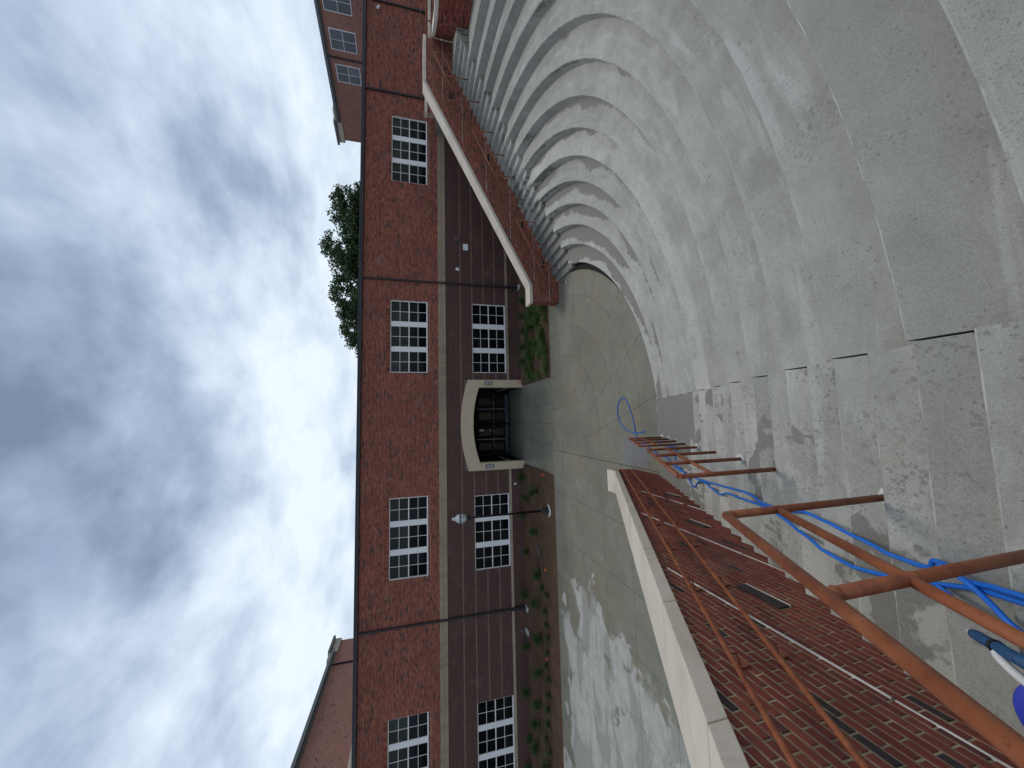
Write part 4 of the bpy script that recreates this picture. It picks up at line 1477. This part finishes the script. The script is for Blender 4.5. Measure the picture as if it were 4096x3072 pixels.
SHM = [shrub_mesh(k) for k in range(4)]; STM = [stem_mesh(k) for k in range(2)]; CLM = [clump_mesh(k) for k in range(4)]
ORD = ['first', 'second', 'third', 'fourth', 'fifth', 'sixth', 'seventh', 'eighth', 'ninth', 'tenth', 'eleventh', 'twelfth', 'thirteenth', 'fourteenth', 'fifteenth', 'sixteenth']
rp = random.Random(11)


def put_shrub(x, y, label, group, s=1.0, z=0.06):
    o = link('shrub', SHM[rp.randrange(4)], None, (x, y, z), (0, 0, rp.uniform(0, 6.28)), (s * rp.uniform(.9, 1.15), s * rp.uniform(.9, 1.15), s * rp.uniform(.9, 1.2)))
    tag(o, label, 'shrub', group)
    link('stem', STM[rp.randrange(2)], o)


shr = [(-6.09, 22.75), (-6.51, 20.63), (-8.14, 22.3), (-8.68, 20.28), (-10.75, 22.5), (-10.39, 20.52), (-12.13, 20.35), (-13.78, 22.6), (-13.75, 20.26), (-16.36, 22.7),
       (-15.61, 20.6), (-16.94, 20.96), (-18.86, 22.6), (-18.36, 21.34), (-20.7, 22.8), (-17.92, 19.6), (-3.78, 22.85), (-4.18, 20.33), (-4.91, 22.02)]
back = sorted([q for q in shr if q[1] > 21.9], key=lambda q: -q[0]); front = sorted([q for q in shr if q[1] <= 21.9], key=lambda q: -q[0])
for k, q in enumerate(back): put_shrub(*q, f'dark green shrub close to the dark brick wall, {ORD[k]} left of the portal', 'shrubs along the dark brick wall', 0.9)
for k, q in enumerate(front): put_shrub(*q, f'dark green shrub out in the mulch bed, {ORD[k]} left of the entrance walk', 'shrubs in the middle of the mulch bed', 0.95)
rb_ = sorted([(7.42, 21.93), (6.34, 21.6), (5.39, 21.69), (4.4, 21.78), (3.46, 21.86)]); rf_ = sorted([(5.31, 20.35), (4.3, 20.31), (3.52, 20.52)])
for k, q in enumerate(rb_): put_shrub(*q, f'green shrub by the wall in the weedy bed, {ORD[k]} right of the portal', 'shrubs in the weedy bed by the wall', 0.85)
for k, q in enumerate(rf_): put_shrub(*q, f'green shrub amid weeds further from the wall, {ORD[k]} right of the portal', 'shrubs amid the weeds', 0.8)
gra = [(-9.32, 19.1), (-9.24, 19.85), (-10.2, 19.4), (-10.85, 19.24), (-11.5, 19.19), (-12.26, 19.26), (-12.99, 19.43), (-13.56, 19.27), (-14.36, 19.34), (-15.07, 19.41), (-15.86, 19.48), (-16.82, 19.79), (-17.13, 19.39)]
for k, q in enumerate(sorted(gra, key=lambda q: -q[0])):
    o = link('grass_clump', CLM[k % 4], None, (q[0], q[1], 0.03), (0, 0, rp.uniform(0, 6.28)), (1.15,) * 3)
    tag(o, f'spiky light green grass clump by the pavement, {ORD[k]} left of the lamp', 'grass clump', 'grass clumps along the pavement')
# weeds over the right hand bed: nobody could count them
rw = random.Random(21); b = MB()
for _ in range(15000):
    x = rw.uniform(2.2, 8.5); y = 18.05 + (rw.random() ** 0.8) * 3.6
    if mnoise.noise((x * 0.9, y * 0.9, 3.3)) < -0.22: continue
    if y < 18.1: continue
    edge = 2.15 + (23.2 - y) * 0.0
    a = rw.uniform(0, 6.28); ln = rw.uniform(.10, .36) * (0.7 + 0.9 * max(0, mnoise.noise((x * 1.7, y * 1.7, 8.1)) + .25))
    d = Vector((math.cos(a), math.sin(a), 0)); s = Vector((-math.sin(a), math.cos(a), 0)) * rw.uniform(.008, .020)
    p0 = Vector((x, y, 0.03)); p1 = p0 + d * ln * .3 + Vector((0, 0, ln * .7)); p2 = p0 + d * ln * .8 + Vector((0, 0, ln * .9))
    b.face([p0 - s, p0 + s, p1 + s, p1 - s]); b.face([p1 - s, p1 + s, p2])
o = b.build('weeds', MAT['weed'], kind='stuff'); o['label'] = 'low green weeds and grass in the bed right of the entrance'; o['category'] = 'weeds'
b = MB()
for _ in range(420):
    x = rw.uniform(-4.4, -2.98); y = rw.uniform(18.0, 22.6)
    if rw.random() > 1.0 - abs(x + 2.98) / 1.4: continue
    a = rw.uniform(0, 6.28); ln = rw.uniform(.05, .16)
    d = Vector((math.cos(a), math.sin(a), 0)); s = Vector((-math.sin(a), math.cos(a), 0)) * .008
    p0 = Vector((x, y, 0.03)); p1 = p0 + d * ln * .4 + Vector((0, 0, ln))
    b.face([p0 - s, p0 + s, p1])
o = b.build('weeds', MAT['weed'], kind='stuff'); o['label'] = 'sparse weeds along the left edge of the entrance walk'; o['category'] = 'weeds'
# loose bark chips on the mulch
b = MB()
for _ in range(1500):
    x = rw.uniform(-20, -3.0); y = rw.uniform(18.0, 23.1)
    z = 0.10 + 0.05 * rw.random(); s = rw.uniform(.015, .045); a = rw.uniform(0, 3.14)
    c_, s_ = math.cos(a) * s, math.sin(a) * s
    b.face([(x - c_, y - s_, z - .02), (x + s_ * .4, y - c_ * .4, z), (x + c_, y + s_, z - .01), (x - s_ * .4, y + c_ * .4, z)])
chip = plain('bark_chip', (0.15, 0.09, 0.05), 0.95, var=0.6, scale=3)
o = b.build('bark_chips', chip, kind='stuff'); o['label'] = 'pale bark chips scattered over the mulch bed'; o['category'] = 'bark chips'

for k, (x, y, lab) in enumerate(((-3.14, 18.97, 'small orange marker flag beside the entrance walk'), (-8.02, 18.97, 'small orange marker flag between lamp and grass clumps'),
                                 (-12.55, 19.21, 'small orange marker flag among the grass clumps at left'), (2.28, 22.9, 'small orange marker flag at the right foot of the portal'))):
    T_ = thing('marker_flag', lab, 'flag', (x, y, 0.05), 'orange marker flags in the beds')
    b = MB(); b.tube([(0, 0, -.05), (0, 0, .26)], .004, 6); b.build('wire', MAT['steel'], T_)
    b = MB(); b.box(0, .11, -.003, .003, .16, .26); b.build('flag', MAT['orange'], T_)
b = MB(); b.lathe((0, 0, 0), [(.20, 0), (.20, .06), (.17, .075)], 20)
vb = b.build('valve_cover', MAT['greybox']); vb.location = (-7.49, 20.4, .09); vb.scale = (1.2, .8, 1); tag(vb, 'dark round valve cover lying in the mulch bed', 'valve cover')
for x, lab in ((-11.76, 'pale splash block under the downspout left of the lamp'), (8.68, 'pale splash block under the downspout right of the portal'), (-13.12, 'pale splash block below the wall tap')):
    b = MB(); b.box(-.14, .14, -.45, 0, 0, .05); b.box(-.14, -.10, -.45, 0, .05, .10); b.box(.10, .14, -.45, 0, .05, .10); b.box(-.10, .10, -.04, 0, .05, .10)
    o = b.build('splash_block', MAT['grout'], bevel=.008); o.location = (x, FY - .04, .10); tag(o, lab, 'splash block')


def tree(x, y, zt, rad, seed, label):
    rnd = random.Random(seed)
    T_ = thing('tree', label, 'tree', (x, y, GROUND_Z), 'trees behind the roof')
    H_ = zt - GROUND_Z
    b = MB()
    b.tube([(0, 0, 0), (.1, .05, H_ * .3), (-.05, .1, H_ * .62), (.1, 0, H_ * .9)], [.34, .27, .16, .04], 10)
    ends = []
    for k in range(16):
        z0 = H_ * rnd.uniform(.40, .80); a = rnd.uniform(0, 6.28); ln = rad * rnd.uniform(.55, .95)
        e = Vector((math.cos(a) * ln, math.sin(a) * ln, z0 + ln * rnd.uniform(.25, .8)))
        e.z = min(e.z, H_ * .95)
        b.tube([(0, 0, z0), (e.x * .5, e.y * .5, z0 + (e.z - z0) * .35), e], [.10, .06, .015], 6); ends.append(e)
    b.build('trunk', MAT['bark'], T_)
    b = MB()
    clumps = []
    for e in ends:
        for _ in range(5):
            clumps.append((e + Vector((rnd.gauss(0, .55), rnd.gauss(0, .55), rnd.gauss(0, .45))), rnd.uniform(.55, .95)))
    for _ in range(150):
        a = rnd.uniform(0, 6.28); q = rad * math.sqrt(rnd.random()) * .95
        clumps.append((Vector((math.cos(a) * q, math.sin(a) * q, H_ * (1.0 - .42 * rnd.random() - .16 * (q / rad) ** 2))), rnd.uniform(.5, .95)))
    for c, r in clumps:
        for _ in range(95):
            v = Vector((rnd.gauss(0, 1), rnd.gauss(0, 1), rnd.gauss(0, 1))).normalized() * r * (rnd.random() ** .4)
            v.z *= .75
            leaf_quad(b, c + v, 0.30, rnd, .5)
    b.build('crown', MAT['treeleaf'], T_)


tree(24.6, 44.5, 16.5, 3.2, 5, 'dark leafy tree behind the roof, rightmost of the row')
tree(20.2, 45.5, 17.2, 3.0, 6, 'tall dark leafy tree behind the roof, second from the right')
tree(15.2, 44.8, 16.4, 3.6, 8, 'dark leafy tree behind the roof, second from the left')
tree(10.6, 45.5, 14.9, 2.9, 9, 'lowest dark leafy tree behind the roof, leftmost of the row')


# ================================================================== HOSES AND TOOL
def catmull(pts, m=6):
    P = [Vector(q) for q in pts]; out = []
    for i in range(len(P) - 1):
        p0, p1, p2, p3 = P[max(i - 1, 0)], P[i], P[i + 1], P[min(i + 2, len(P) - 1)]
        for k in range(m):
            t = k / m
            out.append(0.5 * ((2 * p1) + (p2 - p0) * t + (2 * p0 - 5 * p1 + 4 * p2 - p3) * t * t + (3 * p1 - p0 - 3 * p2 + p3) * t ** 3))
    out.append(P[-1]); return out


def on_steps(x, y, lift=0.016):
    """rest a point on the near steps"""
    n = max((near_y(0) - y) / TREAD, 0.0)
    k = math.floor(n); f_ = n - k
    z = RISER * n - 0.02 * math.sin(math.pi * f_)          # bridges from nosing to nosing, sagging a little
    return (x, y, max(z, 0) + lift)


HR = 0.0148
loop = [(-0.52, 10.0), (-0.579, 10.521), (-0.514, 11.0), (-0.358, 11.317), (-0.109, 11.486), (0.187, 11.553), (0.477, 11.431), (0.59, 11.191), (0.496, 10.978), (0.206, 10.79), (-0.192, 10.619), (-0.731, 10.469)]
h1 = [(-0.98, 9.9), (-1.12, 9.4), (-1.12, 8.1), (-1.22, 7.6), (-1.19, 7.32), (-1.24, 6.74), (-1.36, 6.33), (-1.41, 6.08), (-1.21, 5.68), (-1.24, 5.17), (-1.26, 4.82), (-1.18, 4.53), (-1.15, 4.08), (-1.11, 3.66), (-1.10, 3.29), (-1.17, 2.82), (-1.22, 2.53), (-1.22, 2.22), (-1.15, 1.9), (-1.04, 1.56), (-0.97, 1.35), (-0.93, 1.14), (-0.9, 0.7), (-0.95, 0.2)]
h2 = [(-0.72, 9.5), (-0.80, 8.9), (-0.80, 8.0), (-0.76, 7.25), (-1.03, 7.32), (-1.2, 7.23), (-1.24, 6.70), (-1.22, 6.04), (-1.14, 5.06), (-1.07, 4.33), (-1.03, 3.86), (-1.06, 3.43), (-1.01, 3.0), (-0.95, 2.71), (-0.96, 2.3), (-0.98, 1.91), (-0.98, 1.77), (-0.96, 1.59), (-0.90, 1.54), (-0.90, 1.47), (-0.94, 1.38), (-0.91, 1.25), (-0.89, 1.10), (-0.85, 0.6)]


def dense(pts, step=0.06):
    c = catmull([(x, y, 0) for x, y in pts], 8)
    return [on_steps(v.x, v.y) for v in c]


def smooth(pts, it=6):
    P = [Vector(q) for q in pts]
    for _ in range(it):
        P = [P[0]] + [Vector((P[i].x, P[i].y, max(P[i].z * .5 + (P[i - 1].z + P[i + 1].z) * .25, pts[i][2]))) for i in range(1, len(P) - 1)] + [P[-1]]
    return P


first = [(x, y) for x, y in loop] + h1
pp = smooth(dense(first)); b = MB(); b.tube(pp, HR, 8)
# where the loop crosses itself it climbs over
o = b.build('blue_hose', MAT['hose']); tag(o, 'blue hose looping onto the plaza and running up the near steps', 'hose', 'blue hoses')
pp = smooth(dense(h2)); b = MB(); b.tube([v + Vector((0, 0, .012)) for v in pp], HR, 8)
o = b.build('blue_hose', MAT['hose']); tag(o, 'blue hose with a small kinked loop next to the nearest rail post', 'hose', 'blue hoses')
b = MB(); b.tube(catmull([(-1.03, 1.52, 4.02), (-1.05, 1.46, 4.05), (-1.07, 1.40, 4.10)], 4), HR, 8)
o = b.build('blue_hose', MAT['hose']); tag(o, 'short stub of blue hose with black end on the near steps', 'hose', 'blue hoses')
hx = [(-0.90, 1.50), (-0.92, 1.41), (-0.985, 1.27), (-1.07, 1.13), (-1.13, 0.98), (-1.15, 0.8)]
pp = smooth(dense(hx)); b = MB(); b.tube([v + Vector((0, 0, .04)) for v in pp], HR, 8)
o2 = b.build('blue_hose', MAT['hose']); tag(o2, 'blue hose strand crossing over the others below the nearest rail', 'hose', 'blue hoses')
bb2 = MB(); bb2.tube([(-1.07, 1.40, 4.10), (-1.085, 1.34, 4.13)], HR * 1.05, 8); bb2.build('hose_end', MAT['black'], o)

# pole end with white pipe and blue wrap, leaning across the near steps
tl = thing('cleaning_pole', 'white pipe with dark blue wrap lying on the nearest steps', 'pole', (-1.18, 1.25, 4.14))
o = Vector((-1.18, 1.25, 4.14))
A_, B_ = Vector((-1.165, 1.345, 4.16)), Vector((-1.085, 1.0, 4.48))
d_ = (B_ - A_)
b = MB(); b.tube([A_ - o, A_ + d_ * .10 - o], [0.015, 0.018], 12); b.build('white_tip', MAT['pvc'], tl)
b = MB(); b.tube([A_ + d_ * t - o for t in (.08, .16, .5, 1.0)], [.024, .027, .027, .028], 12); b.build('blue_wrap', MAT['bluecloth'], tl)
b = MB(); b.tube(catmull([A_ + d_ * .47 + Vector((-.018, 0, .018)) - o, A_ + d_ * .55 + Vector((-.04, 0, .02)) - o, A_ + d_ * .75 + Vector((-.07, -.01, .02)) - o, A_ + d_ * 1.0 + Vector((-.085, -.03, .03)) - o], 4), .0195, 12); b.build('white_pipe', MAT['pvc'], tl)
b = MB(); b.tube([A_ + d_ * .43 - o, A_ + d_ * .47 - o], .032, 12); b.build('tie', MAT['black'], tl)
# violet bucket whose rim pokes into the frame
bk = thing('violet_bucket', 'violet blue bucket edge at the bottom right corner', 'bucket', (-1.285, 0.945, near_step_z(1.0)))
b = MB(); b.lathe((0, 0, 0), [(.125, 0), (.15, .27), (.16, .28), (.16, .305), (.15, .315), (.01, .318)], 28); b.build('shell', MAT['violet'], bk)
# black pipe end by the wall
b = MB(); b.tube([(-1.70, 1.30, 4.62), (-1.70, 0.9, 4.84)], .018, 10)
o = b.build('black_pipe', MAT['black']); tag(o, 'short black pipe clipped to the near brick wall at the frame edge', 'pipe')
